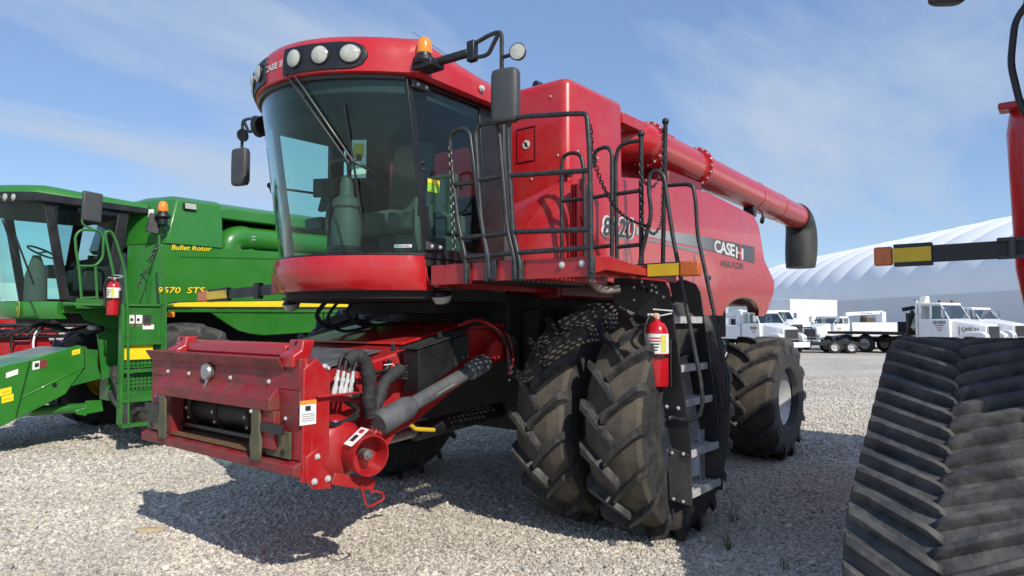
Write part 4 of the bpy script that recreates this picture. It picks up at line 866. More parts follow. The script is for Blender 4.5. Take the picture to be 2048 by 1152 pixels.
# face frame built from members round the opening
def fx(name,y0,y1,z0,z1,x0=XF-0.10,x1=XF,m=REDW,bev=0.006): 
    b=MB();b.box(x0,x1,y0,y1,z0,z1);return b.build(name,m,RC,bevel=bev)
fx('face_top_rail',-1.01,1.04,1.36,1.56)
fx('face_post',-1.01,-0.66,0.93,1.359);fx('face_post',0.66,1.04,0.93,1.359)
b=MB();b.prism([(XF+0.05,-1.06,0.845),(XF+0.05,-1.06,0.905),(XF-0.02,-1.06,0.929),(XF-0.16,-1.06,0.929),(XF-0.16,-1.06,0.77)],(0,2.12,0));sill=b.build('face_sill',REDW,RC,bevel=0.008)
b=MB();b.prism([(XF+0.02,-0.66,0.9295),(XF-0.55,-0.66,0.9295),(XF-0.55,-0.66,0.96),(XF+0.0,-0.66,0.934)],(0,1.32,0));b.build('feeder_floor',RUST,RC)
b=MB();b.loft([[(XF+0.002,-0.78,1.37),(XF+0.002,0.80,1.37),(XF-0.02,0.80,1.37),(XF-0.02,-0.78,1.37)],[(XF+0.075,-0.80,1.30),(XF+0.075,0.82,1.30),(XF-0.02,0.82,1.30),(XF-0.02,-0.80,1.30)],[(XF+0.075,-0.80,1.225),(XF+0.075,0.82,1.225),(XF-0.02,0.82,1.225),(XF-0.02,-0.80,1.225)]]);b.build('face_hood',REDW,RC,bevel=0.006)
b=MB();b.box(XF+0.002,XF+0.05,0.66,0.84,0.98,1.224);b.build('face_side_cover',REDW,RC,bevel=0.006)
b=MB();b.prism([(XF+0.001,-1.0,1.50),(XF+0.05,-1.0,1.565),(XF+0.06,-1.0,1.555),(XF+0.012,-1.0,1.48)],(0,1.88,0));b.build('header_ledge',REDW,RC,bevel=0.004)
# hook plates and raised top beam
b=MB();b.prism([(XF-0.05,-0.62,1.56),(XF-0.06,-0.62,1.64),(XF-0.16,-0.62,1.65),(XF-0.20,-0.62,1.56)],(0,1.40,0));b.build('cradle_beam',REDF,RC,bevel=0.015)
for y0 in (-0.70,0.84):
    b=MB();b.prism([(XF+0.02,y0,1.50),(XF+0.02,y0,1.58),(XF-0.04,y0,1.61),(XF-0.05,y0,1.675),(XF-0.15,y0,1.675),(XF-0.12,y0,1.60),(XF-0.10,y0,1.50)],(0,0.15,0));hk=b.build('header_hook',REDF,RC,bevel=0.012)
    b=MB();b.obox((XF-0.048,y0+0.075,1.635),(0.004,0,0),(0,0.014,0.004),(0.0,0.01,0.03));b.build('hook_slot',INK,hk)
b=MB();b.tube(rnd([(XF-0.04,1.03,1.56),(XF-0.07,1.06,1.0),(XF-0.07,1.06,0.85)],0.03),0.02,6);b.build('weld_edge',REDF,RC)
# lower latches, worn olive plates
for s in (-1,1):
    c=0.86*s-0.02
    b=MB();b.box(XF+0.004,XF+0.022,min(c-0.13*s,c+0.13*s),max(c-0.13*s,c+0.13*s),0.935,1.10);b.build('wear_plate',OLIVE,RC,bevel=0.003)
    y=0.66*s
    b=MB();b.prism([(XF+0.052,y-0.05,0.90),(XF+0.052,y+0.05,0.90),(XF+0.052,y+0.06,1.02),(XF+0.052,y+0.045,1.10),(XF+0.052,y+0.045,1.24),(XF+0.052,y-0.05,1.24),(XF+0.052,y-0.05,1.08),(XF+0.052,y-0.07,1.0)],(0.02,0,0));lt=b.build('header_latch',OLIVE,RC,bevel=0.004)
    b=MB();b.box(XF+0.052,XF+0.07,min(y+0.06*s,y+0.30*s),max(y+0.06*s,y+0.30*s),1.09,1.15);b.build('latch_bar',BLK,RC,bevel=0.003)
    b=MB();b.lathe([(0.022,0),(0.022,0.006),(0.012,0.006),(0.012,0.001)],(XF+0.023,c+0.06*s,0.97),(1,0,0),12);b.build('latch_eye',INK,RC)
for y,z in ((-0.72,1.40),(-0.38,1.40),(0.22,1.40),(0.70,1.40)): bolt(RC,(XF+0.002,y,z),(1,0,0),1.3)
for y,z in ((-0.90,1.20),(-0.84,1.20),(0.62,1.21),(0.90,1.18)): bolt(RC,(XF+0.004 if abs(y)>0.8 else XF+0.077,y,z),(1,0,0),1.1)
b=MB();p=V(XF+0.004,-0.06,1.43);b.lathe([(0.055,0),(0.062,0.03),(0.055,0.045),(0.02,0.05)],p,(1,0,0),18);b.tube([p+V(0.03,0.02,-0.05),p+V(0.05,0.01,-0.11)],[0.012,0.004],6);b.build('work_lamp',mat('dull_chrome',(0.35,0.38,0.36),0.35,metal=0.7),RC)
# conveyor drum, chain guides, slat bars inside the opening
b=MB();b.cyl((XF-0.24,-0.66,1.12),(XF-0.24,0.66,1.12),0.13,n=28);drum=b.build('conveyor_drum',DRUM,RC)
for y in (-0.60,-0.20,0.25):
    b=MB();b.lathe([(0.135,-0.02),(0.15,-0.006),(0.15,0.006),(0.135,0.02)],(XF-0.24,y,1.12),(0,1,0),24)
    b.build('conveyor_chain',mat('rusty_chain',(0.05,0.032,0.02),0.6,metal=0.5,var=0.4,vscale=40),drum)
    for k in range(12):
        a=2*math.pi*k/12;bolt(drum,(XF-0.24+0.15*math.cos(a),y,1.12+0.15*math.sin(a)),(math.cos(a),0,math.sin(a)),1.0)
b=MB();b.box(XF-0.10,XF-0.07,-0.66,0.66,0.985,1.01);b.build('conveyor_slat',BLK,RC);b=MB();b.box(XF-0.15,XF-0.13,-0.66,0.2,0.97,0.985);b.build('conveyor_slat',BLK,RC)
b=MB();b.box(XF-0.62,XF-0.56,-0.70,0.70,0.92,1.40);b.build('feeder_throat',BLKM,RC)
# left end: lever, gearbox, sticker, couplers
b=MB();b.prism([(XF-0.12,1.045,0.80),(XF-0.005,1.045,0.80),(XF-0.005,1.045,1.50),(XF-0.10,1.045,1.56),(XF-0.20,1.045,1.45),(XF-0.20,1.045,0.95)],(0,0.03,0));b.build('end_plate',REDF,RC,bevel=0.006)
p=U(616,825,'y',1.078);label_card('warning_label',RC,p,V(-0.058,0,0),V(0,0,0.075),V(0,1,0),PAPER,[(-1,1,0.68,1,ORNL),(-0.35,0.3,0.15,0.55,INK)]+[(-0.8,0.8,-0.15-0.18*k,-0.09-0.18*k,mat('grey_ink',(0.3,0.3,0.3),0.6)) for k in range(4)])
for px,py in ((618,742),(632,748),(645,735)):
    p=U(px,py,'y',1.0);b=MB();b.cyl(p-V(0,0.15,0),p+V(0,0.02,0),0.02,n=10);b.cyl(p+V(0,0.02,0),p+V(0,0.03,0),0.026,n=8);b.cyl(p+V(0,0.03,0),p+V(0,0.07,0),0.012,n=8);b.build('stud',GALV,RC)
# gearbox: red bell housing with guard
g0=U(660,905,'y',0.86);gb=MB();A_=V(0.10,1,-0.06).normalized()
gb.lathe([(0.10,-0.12),(0.20,-0.10),(0.225,0.0),(0.22,0.06),(0.19,0.13),(0.135,0.17)],V(2.60,0.90,0.955),A_,28);gbx=gb.build('gearbox',REDF,RC,smooth=40)
c2=V(2.50,1.14,0.93);b=MB();b.lathe([(0.125,-0.08),(0.135,-0.06),(0.135,0.09),(0.125,0.09),(0.12,-0.03),(0.02,-0.03)],c2,A_,28,0,False);b.build('shaft_guard',REDF,gbx,smooth=40)
b=MB();b.cyl(c2-A_*0.05,c2+A_*0.06,0.035,n=12);b.cyl(c2+A_*0.06,c2+A_*0.075,0.02,n=8);b.build('drive_shaft_end',STEEL,gbx)
n_=(CAM-c2);lab=c2+A_*0.02+V(0.07,0,0.115)*1.04;label_card('danger_label',gbx,lab,V(-0.07,0.0,0.045),A_*0.045,V(0.52,0,0.85),PAPER,[(-0.55,0.15,-0.5,0.4,INK),(0.4,0.8,-0.5,0.5,REDL)])
label_card('small_label',gbx,V(2.62,1.03,0.95)+V(0.05,0,0.185),V(-0.035,0.0,0.01),A_*0.02,V(0.25,0.3,0.95),mat('violet_label',(0.35,0.30,0.62),0.5))
b=MB();b.prism([(2.30,0.79,1.02),(2.30,1.06,1.02),(2.14,1.06,1.20),(2.14,0.79,1.20)],(-0.02,0,-0.02));b.prism([(2.36,1.0,0.98),(2.10,1.0,1.22),(2.02,1.0,1.10),(2.25,1.0,0.85)],(0,0.02,0));b.build('gearbox_bracket',REDF,RC,bevel=0.004)
b=MB();b.prism([(2.78,0.98,1.02),(2.60,0.98,1.06),(2.58,0.98,1.0),(2.74,0.98,0.95)],(0,0.03,0));b.build('torque_arm',BLK,RC,bevel=0.01);bolt(RC,(2.65,1.012,1.02),(0,1,0),2.0)
# latch lever at the lower corner
b=MB();b.prism([(2.90,1.06,0.96),(2.82,1.06,1.0),(2.74,1.06,0.98),(2.78,1.06,0.90),(2.72,1.06,0.82),(2.70,1.06,0.73),(2.84,1.06,0.75),(2.90,1.06,0.82)],(0,0.03,0));lv=b.build('latch_link',REDF,RC,bevel=0.006)
for q in ((2.84,0.80),(2.74,0.80)):
    o=bolt(lv,(q[0],1.09,q[1]),(0,1,0),1.7)
bolt(lv,(2.82,1.09,0.95),(0,1,0),1.5)
pa=V(2.72,1.115,0.80);pb=U(748,970,'y',1.115);b=MB();b.bar(pa,pb,0.014,0.075);lb=b.build('latch_lever',REDF,RC,bevel=0.005)
b=MB();b.tube(rnd([U(722,968,'y',1.13),U(732,1010,'y',1.13),U(739,1014,'y',1.13),U(768,998,'y',1.13),U(766,986,'y',1.13),U(752,982,'y',1.13),U(742,984,'y',1.13)],0.02,3),0.008,7);b.build('lever_handle',REDF,lb)
# hydraulic couplers and hoses
hp=U(655,790,'y',1.06);b=MB();b.obox(hp+V(-0.06,0,0.0),(0.16,0,0.0),(0,0.05,0),(0,0,0.006));b.obox(hp+V(-0.06,-0.05,-0.03),(0.16,0,0),(0,0.006,0),(0,0,0.03));b.build('coupler_plate',REDF,RC,bevel=0.003)
hs=[(668,788,677,740),(680,790,688,742),(688,791,697,746),(699,793,707,742)]
for a,c,d,e in hs:
    p=U(a,c,'y',1.06);q=U(d,e,'y',1.05);b=MB();t=(q-p);b.cyl(p,p+t*0.35,0.018,n=8);b.cyl(p+t*0.35,p+t*0.55,0.013,n=8);b.cyl(p+t*0.55,p+t*0.72,0.017,n=6);b.cyl(p+t*0.72,q,0.012,n=8);b.build('hose_fitting',GALV,RC)
    b=MB();b.tube(smooth_path([q,q+t*0.5+V(-0.02,0,0.02),U(712,716,'y',1.03)+V(0,0,0.0)]),0.014,8);b.build('hose',HOSE,RC,smooth=60)
def wrinkle(P,r,n=8):
    pts=smooth_path(P,n);return pts,[r*(1+0.045*math.sin(i*1.9)+0.05*math.sin(i*0.6+1)) for i in range(len(pts))]
pts,rs=wrinkle([U(690,725,'y',1.03),U(710,712,'y',1.03),U(728,722,'y',1.03),U(738,760,'y',1.02),U(738,800,'y',1.0),U(742,830,'y',0.98)],0.05);b=MB();b.tube(pts,rs,12);b.build('hose_sleeve',SLEEVE,RC,smooth=70)
pts,rs=wrinkle([U(742,832,'y',0.98),U(757,800,'y',0.98),U(770,765,'y',0.96),U(800,738,'y',0.93)],0.045);b=MB();b.tube(pts,rs,12);b.build('hose_sleeve',SLEEVE,RC,smooth=70)
b=MB();b.cyl(U(643,800,'y',1.05),U(643,816,'y',1.05),0.025,n=10);b.cyl(U(643,816,'y',1.05),U(643,822,'y',1.05),0.02,n=10);b.build('electric_plug',mat('grey_connector',(0.22,0.24,0.22),0.5),RC)
b=MB();b.tube(smooth_path([U(643,820,'y',1.05),U(650,840,'y',1.05),U(668,850,'y',1.04),U(695,842,'y',1.02),U(715,832,'y',1.0)]),0.02,8);b.build('cable',HOSE,RC,smooth=60)
b=MB();b.tube(smooth_path([U(708,735,'y',0.9),U(740,745,'y',0.86),U(770,742,'y',0.84),U(780,720,'y',0.84)]),0.018,8);b.build('hose',HOSE,RC,smooth=60)
b=MB();b.tube(smooth_path([U(700,838,'y',0.98),U(716,820,'y',0.95),U(690,800,'y',0.95),U(720,790,'y',0.93)]),0.018,8);b.build('hose',HOSE,RC,smooth=60)
b=MB();b.tube([U(768,730,'y',0.93),U(785,728,'y',0.93),U(793,738,'y',0.93),U(793,752,'y',0.93)],0.004,5);b.build('cable_tie',PAPER,RC)
for k in range(5):
    b=MB();b.tube(smooth_path([U(795,735+k*5,'y',0.92),U(812,733+k*6,'y',0.90),U(835,728+k*7,'y',0.88)]),0.010,6);b.build('wire',HOSE if k%2 else SLEEVE,RC)
# black valve box
bx=MB();q0=U(782,703,'y',1.02);q1=U(782,782,'y',1.02);q2=U(838,787,'y',1.02)
c=[U(837,702,'y',1.02),U(907,678,'y',1.02),U(908,735,'y',1.02),U(838,787,'y',1.02)]
bx.prism(c,(0,-0.17,0));box=bx.build('valve_box',BLK,RC,bevel=0.004)
b=MB();b.prism([U(838,702,'y',1.02)+V(0.02,0.004,0.008),U(940,666,'y',1.02)+V(0,0.004,0.008),U(940,664,'y',1.02)+V(0,0.004,0.01),U(838,699,'y',1.02)+V(0.02,0.004,0.01)],(0,-0.21,0));b.build('valve_box_lid',BLKM,box,bevel=0.003)
b=MB();b.prism([U(908,677,'y',1.0),U(938,668,'y',1.0),U(938,716,'y',1.0),U(910,735,'y',1.0)],(0,-0.17,0));b.build('valve_box_rear',BLKM,RC,bevel=0.006)
for px,py in ((786,694),(880,668)): 
    p=U(px,py,'y',0.95);b=MB();b.cyl(p-V(0,0,0.03),p+V(0,0,0.02),0.018,n=8);b.build('box_stud',BLK,RC)
# shaft shield tube running back to the axle
s0=U(757,848,'y',1.05);s1=U(975,722,'y',1.0);d=(s1-s0);b=MB()
b.tube([s0,s0+d*0.02,s0+d*0.22,s0+d*0.26,s0+d*0.27],[0.070,0.088,0.085,0.07,0.06],20);b.tube([s0+d*0.25,s0+d*0.80],[0.055,0.055],20);b.tube([s0+d*0.80,s0+d*0.81,s0+d*0.93,s0+d*0.97,s1],[0.055,0.075,0.08,0.07,0.05],20);b.build('shaft_shield',GUARD,RC,smooth=45)
p=s0+d*0.52+V(0,0.053,0.0);label_card('shield_label',RC,p+V(0,0.004,-0.01),d.normalized()*0.10,V(0.0,0.012,0.012),V(0,0.8,-0.5),mat('pale_label',(0.5,0.5,0.48),0.5))
b=MB();b.lathe([(0.03,-0.04),(0.075,-0.03),(0.08,0.02),(0.03,0.03)],U(990,700,'y',0.95),(0,1,0),16);b.build('drive_hub',REDF,RC)
b=MB();b.cyl(V(1.2,0.55,0.90),V(2.1,0.55,0.84),0.04,n=16);b.build('lift_cylinder',STEEL,RC);b=MB();b.cyl(V(0.4,0.55,0.95),V(1.5,0.55,0.88),0.075,n=16);b.build('cylinder_barrel',BLK,RC)
b=MB();b.tube(rnd([U(822,850,'y',0.9),U(830,858,'y',0.9),U(868,860,'y',0.9)],0.02),0.016,8);b.build('safety_stop',YELD,RC)
label_card('caution_label',RC,V(0.44,0.905,1.12)+V(0.0,0.10,0),V(-0.02,0.02,0),V(0,0,0.05),V(1,1,0),YELD,[(-0.6,0.6,0.1,0.7,INK)])
# tangle of hoses between feeder and axle
for k in range(9):
    b=MB();x0=0.95+0.10*random.random();b.tube(smooth_path([V(1.25-0.05*k,0.80+0.03*random.random(),1.74+0.02*random.random()),V(1.05-0.06*k,0.86,1.80-0.02*k),V(0.85-0.03*k,0.92,1.70-0.04*k),V(0.70,0.9,1.5-0.03*k)]),0.012+0.006*random.random(),6);b.build('hose',HOSE if k%3 else REDF,RC,smooth=60)

# ------------------------------------------------------------------ fire extinguishers
def extinguisher(loc, rz, label, tilt=0.0, h=0.50, r=0.075):
    root=empty('fire_extinguisher',loc,rz);root.rotation_euler=(tilt,0,rz);tag(root,label,'extinguisher')
    b=MB();b.lathe([(r*0.92,0),(r,0.012),(r,h*0.80),(r*0.93,h*0.88),(r*0.68,h*0.955),(r*0.33,h*0.99),(r*0.30,h*1.03)],(0,0,0),(0,0,1),28);b.build('cylinder',EXT,root,smooth=40)
    b=MB();b.lathe([(r+0.0015,h*0.50),(r+0.0015,h*0.80)],(0,0,0),(0,0,1),28,0,False);lb=b.build('instruction_label',PAPER,root,smooth=60)
    for k in range(5):
        b=MB();b.add([((r+0.003)*math.cos(a),(r+0.003)*math.sin(a),h*z) for z in (0.545+0.045*k,0.565+0.045*k) for a in [rad(20+12*i+5*k) for i in range(6)]],[(i,i+1,7+i,6+i) for i in range(5)]);b.build('label_print',REDL if k>2 else INK,lb,smooth=0)
    b=MB();b.add([((r+0.003)*math.cos(a),(r+0.003)*math.sin(a),h*z) for z in (0.52,0.78) for a in [rad(95+8*i) for i in range(5)]],[(i,i+1,6+i,5+i) for i in range(4)]);b.build('label_side',mat('yellow_green_label',(0.6,0.6,0.12),0.5),lb,smooth=0)
    b=MB();b.cyl((0,0,h*1.0),(0,0,h*1.10),0.022,n=12);b.obox((0.03,0,h*1.09),(0.045,0,0),(0,0.014,0),(0,0,0.010));b.build('valve',GALV,root,bevel=0.003)
    b=MB();b.obox((-0.045,0,h*1.165),(0.075,0,0.006),(0,0.011,0),(0,0,0.005));b.build('lever',GALV,root);b=MB();b.obox((-0.055,0,h*1.09),(0.06,0,-0.012),(0,0.011,0),(0,0,0.005));b.build('carry_handle',GALV,root)
    b=MB();b.lathe([(0.018,0),(0.020,0.012),(0.012,0.016)],(0.01,0.016,h*1.08),(0.3,1,0),14);b.build('gauge',mat('gauge_face',(0.7,0.35,0.15),0.4),root)
    b=MB();b.tube(smooth_path([(0.05,0.01,h*1.08),(0.085,0.04,h*1.0),(r+0.022,0.05,h*0.80),(r+0.005,0.062,h*0.55),(r-0.005,0.068,h*0.42)]),0.010,8);b.build('discharge_hose',HOSE,root,smooth=60)
    b=MB();b.cyl((r-0.005,0.068,h*0.43),(r-0.012,0.07,h*0.25),0.012,0.016,n=10);b.build('nozzle',BLK,root)
    b=MB();b.lathe([(r+0.002,h*0.44),(r+0.005,h*0.44),(r+0.005,h*0.485),(r+0.002,h*0.485)],(0,0,0),(0,0,1),24,0,False);b.obox((0,r+0.008,h*0.462),(0.03,0,0),(0,0.006,0),(0,0,0.014));b.build('strap',BLK,root)
    b=MB();b.obox((-r-0.012,0,h*0.35),(0.006,0,0),(0,0.03,0),(0,0,h*0.36));b.build('bracket',BLK,root,bevel=0.002);return root
p=U(1320,772,'x',XL0+0.13);extinguisher((XL0+0.13,p.y-0.02,p.z),rad(-51),'red fire extinguisher strapped to the black ladder of the red combine',tilt=0,h=0.50,r=0.086)
# ------------------------------------------------------------------ green combine
GX,GY=0.55,-6.95
GC=empty('combine_harvester');tag(GC,'green combine harvester with yellow stripe parked behind the red feeder','combine harvester')
TY_G=tyre_mesh('green_drive_tyre',0.89,0.76,0.42,15,0.055,0.04,0.36)
mz=YELD
RIM_G=rim_mesh('yellow_rim',0.42,0.70);RIM_G.materials.clear();RIM_G.materials.append(YEL)
DISC_G=disc_mesh('yellow_disc',0.42,0.06);DISC_G.materials.clear();DISC_G.materials.append(YEL)
for y,fl in ((GY+1.42,False),(GY-1.42,True)): wheel(GC,GX,y,0.89,TY_G,RIM_G,DISC_G,fl,0.12,name='front_wheel')
for y,fl in ((GY+1.35,False),(GY-1.35,True)):
    h=wheel(GC,GX-3.6,y,0.80,TY_R,RIM_R,DISC_R,fl,0.2,name='rear_wheel')
YB=GY+1.40                                            # left body side
def gp(px,py): return U(px,py,'y',YB)
b=MB();b.box(GX-3.9,GX+0.2,GY-0.95,GY+0.95,1.0,2.0);b.box(GX-0.2,GX+0.2,GY-1.1,GY+1.1,0.7,1.15);b.cyl((GX,GY-1.5,0.89),(GX,GY+1.5,0.89),0.12,n=16);b.box(GX+0.2,GX+1.5,GY-0.8,GY+0.8,1.75,1.98);b.box(GX-3.7,GX-3.45,GY-1.2,GY+1.2,0.65,0.95);b.build('chassis',BLKM,GC,bevel=0.02)
# body side with wheel arch
def gzb(x):
    t=x-GX
    if t>-0.75: return interp(t,[(-0.75,1.74),(-0.45,1.92),(-0.1,1.97),(0.5,1.98)])
    return interp(t,[(-4.6,1.75),(-3.2,1.62),(-1.4,1.55),(-1.15,1.58),(-0.95,1.63),(-0.75,1.74)])
gzt=lambda x:interp(x-GX,[(-5.0,3.02),(0.33,2.92)])
def gys(x,z): return YB-0.02*abs(z-2.3)**2-(0.05 if z<1.95 else 0)*min(1,(1.95-z)/0.2 if z<1.95 else 0)
gxs=sorted([GX+q for q in (0.33,0.2,0,-0.1,-0.25,-0.45,-0.6,-0.75,-0.85,-0.95,-1.05,-1.15,-1.4,-1.8,-2.4,-3.2,-4,-4.6,-5.0)],reverse=True)
for s in (1,-1):
    b=MB();fy=lambda x,z:GY+s*(gys(x,z)-GY)
    b.slab(lambda x,v:(x,fy(x,gzb(x)+v*(gzt(x)-gzb(x))),gzb(x)+v*(gzt(x)-gzb(x))),lambda x,v:(x,fy(x,gzb(x)+v*(gzt(x)-gzb(x)))-0.05*s,gzb(x)+v*(gzt(x)-gzb(x))),gxs,[0,0.05,0.2,0.35,0.5,0.7,0.85,0.97,1.0]);o=b.build('side_panel',GREEN,GC,smooth=40,bevel=0.01)
    if s==1: gsp=o
b=MB();b.box(GX-4.8,GX+0.28,GY-1.3,GY+1.3,2.0,2.90);b.build('body_core',GREENF,GC,bevel=0.02)
# front chamfer beside the cab
xc=GX+0.33
b=MB();b.prism([(xc,YB-0.02,1.98),(xc,YB-0.02,2.92),(xc+0.24,GY+0.84,2.92),(xc+0.24,GY+0.84,1.98)],(-0.06,-0.03,0));b.build('front_panel',GREEN,GC,bevel=0.01)
# upper tank: sloped front box, long roof line, dark recess with auger
fr=gp(332,478);tp=gp(357,394);t2=gp(445,405);t3=gp(446,489)
b=MB();b.loft([[(fr.x,YB+0.015,2.93),(t3.x,YB+0.015,2.93),(t3.x,GY-1.38,2.93),(fr.x,GY-1.38,2.93),(fr.x+0.26,GY-0.8,2.93),(fr.x+0.26,GY+0.8,2.93)],[(tp.x,YB-0.05,3.62),(t3.x,YB-0.05,3.62),(t3.x,GY-1.32,3.62),(tp.x,GY-1.32,3.62),(tp.x+0.24,GY-0.8,3.62),(tp.x+0.24,GY+0.8,3.62)],[(tp.x-0.02,YB-0.20,3.69),(t3.x,YB-0.20,3.69),(t3.x,GY-1.2,3.69),(tp.x-0.02,GY-1.2,3.69),(tp.x+0.15,GY-0.7,3.69),(tp.x+0.15,GY+0.7,3.69)]]);gt=b.build('grain_tank',GREEN,GC,bevel=0.02)
b=MB();b.prism([(t3.x-0.003,YB-0.08,3.42),(t3.x-0.003,YB-0.08,3.60),(t3.x-0.003,YB-0.25,3.68),(t3.x-0.003,GY-1.2,3.68),(t3.x-0.003,GY-1.32,3.42)],(-3.6,0,0));b.build('tank_rear_section',GREEN,GC,bevel=0.02)
b=MB();b.box(t3.x-3.5,t3.x-0.01,GY-1.25,YB-0.45,2.91,3.41);b.build('recess_wall',BLKM,GC)
b=MB();az=3.14;b.cyl((t3.x-0.45,YB-0.22,az),(t3.x-4.8,YB-0.22,az+0.06),0.20,n=28);ga=b.build('unloading_auger',GREEN,GC)
b=MB();b.tube(smooth_path([(t3.x-0.55,YB-0.22,az),(t3.x-0.36,YB-0.22,az-0.01),(t3.x-0.22,YB-0.22,az-0.10),(t3.x-0.20,YB-0.22,az-0.3)],5),[0.20]*2+[0.215]*14,24);b.build('auger_elbow',GREEN,ga,smooth=60)
for k in range(6): bolt(ga,(t3.x-0.55+0.03*(k%3),YB-0.02,az+0.03-0.05*(k//3)),(0,1,0),1.0)
p=gp(475,494);b=MB();b.prism([(p.x+0.1,YB-0.1,2.93),(p.x,YB-0.1,3.0),(p.x-0.25,YB-0.1,3.0),(p.x-0.45,YB-0.1,2.93)],(0,-0.25,0));b.build('auger_rest',GREENF,GC,bevel=0.01)
def gquad(name,pts,m,off=0.006,par=None):
    b=MB();b.add([(lambda p:(p.x,gys(p.x,p.z)+off,p.z))(gp(*q)) for q in pts],[tuple(range(len(pts)))]);return b.build(name,m,par or gsp,smooth=0)
def gon(x0,y0,x1,y1,h,off=0.006):
    def f(u,v):
        p=gp(x0+(x1-x0)*u,y0+(y1-y0)*u-h*v);return (p.x,gys(p.x,p.z)+off,p.z)
    return f
def gstrip(name,top,bot,m,off):
    b=MB();n=14;T=[gp(*q) for q in smooth2(top,n)];B=[gp(*q) for q in smooth2(bot,n)]
    b.grid(lambda i,j:(lambda q:(q.x,gys(q.x,q.z)+off,q.z))(T[i].lerp(B[i],j)),list(range(n)),[0,0.5,1]);return b.build(name,m,gsp,smooth=60)
gstrip('black_stripe',[(303,613),(330,604),(400,602),(900,597)],[(303,614),(330,617),(400,617),(900,621)],INK,0.005)
gstrip('yellow_stripe',[(312,612),(335,606),(400,604),(900,598)],[(312,613),(335,613),(400,613.5),(900,614)],YEL,0.009)
gstrip('highlight_moulding',[(335,619),(900,619)],[(335,624),(900,625)],GREEN,0.014)
gstrip('panel_crease',[(362,513),(900,525)],[(362,514.5),(900,527)],mat('dark_green_line',(0.01,0.07,0.012),0.4),0.004)
lettering('rotor_lettering_edge','Bullet Rotor',gon(342,500,424,503,11,0.006),INK,gsp,bold=0.06,shear=0.15)
lettering('rotor_lettering','Bullet Rotor',gon(343,499.5,423,502.5,10,0.010),YEL,gsp,bold=0.015,shear=0.15)
lettering('model_number_edge','9570  STS',gon(314.5,587.5,410.5,588,14,0.006),INK,gsp,bold=0.06,shear=0.2)
lettering('model_number','9570  STS',gon(315.5,586.5,409.5,587,12.5,0.010),YEL,gsp,bold=0.015,shear=0.2)
p=gp(648,640);b=MB();b.box(p.x-0.004,p.x+0.004,YB-0.03,YB+0.004,1.55,2.25);b.build('panel_seam',BLKM,gsp)
p=gp(381,413);b=MB();b.box(p.x-0.10,p.x+0.10,YB-0.06,YB+0.012,p.z-0.055,p.z+0.055);b.build('tank_lamp',[BLK],GC,bevel=0.015);b=MB();b.box(p.x-0.085,p.x+0.085,YB+0.013,YB+0.018,p.z-0.042,p.z+0.042);b.build('lamp_glass',LENS,GC,bevel=0.004)
p=U(326,420,'y',YB+0.1);b=MB();b.tube(smooth_path([(p.x-0.1,YB-0.03,p.z-0.28),(p.x,YB+0.06,p.z-0.22),(p.x,YB+0.1,p.z-0.1)]),0.015,6);bb=b.build('beacon_stalk',GREENF,GC);beacon(bb,(p.x,YB+0.1,p.z-0.10),1.1)
b=MB();b.lathe([(0.05,0),(0.07,0.02),(0.07,0.10),(0.06,0.11)],(p.x,YB+0.1,p.z-0.235),(0,0,1),16);b.build('beacon_socket',BLK,GC)
p=U(308,447,'y',YB+0.02);b=MB();b.obox(p,(0.075,-0.03,0.02),(0.0,0.01,0.0),(-0.03,0,0.14));b.build('access_flap',BLK,GC,bevel=0.01)
p=U(300,415,'x',fr.x+0.12);label_card('tank_label',GC,V(fr.x+0.10,YB-0.28,3.40),V(-0.02,0.04,0),V(0,0,0.06),V(0.9,0.5,0.3),PAPER,[(-0.8,0.8,-0.8,-0.3,INK)])
p=U(341,629,'y',YB+0.1);b=MB();b.box(p.x-0.07,p.x+0.07,YB+0.02,YB+0.09,p.z-0.04,p.z+0.04);b.build('signal_lamp',AMBER,GC,bevel=0.01)
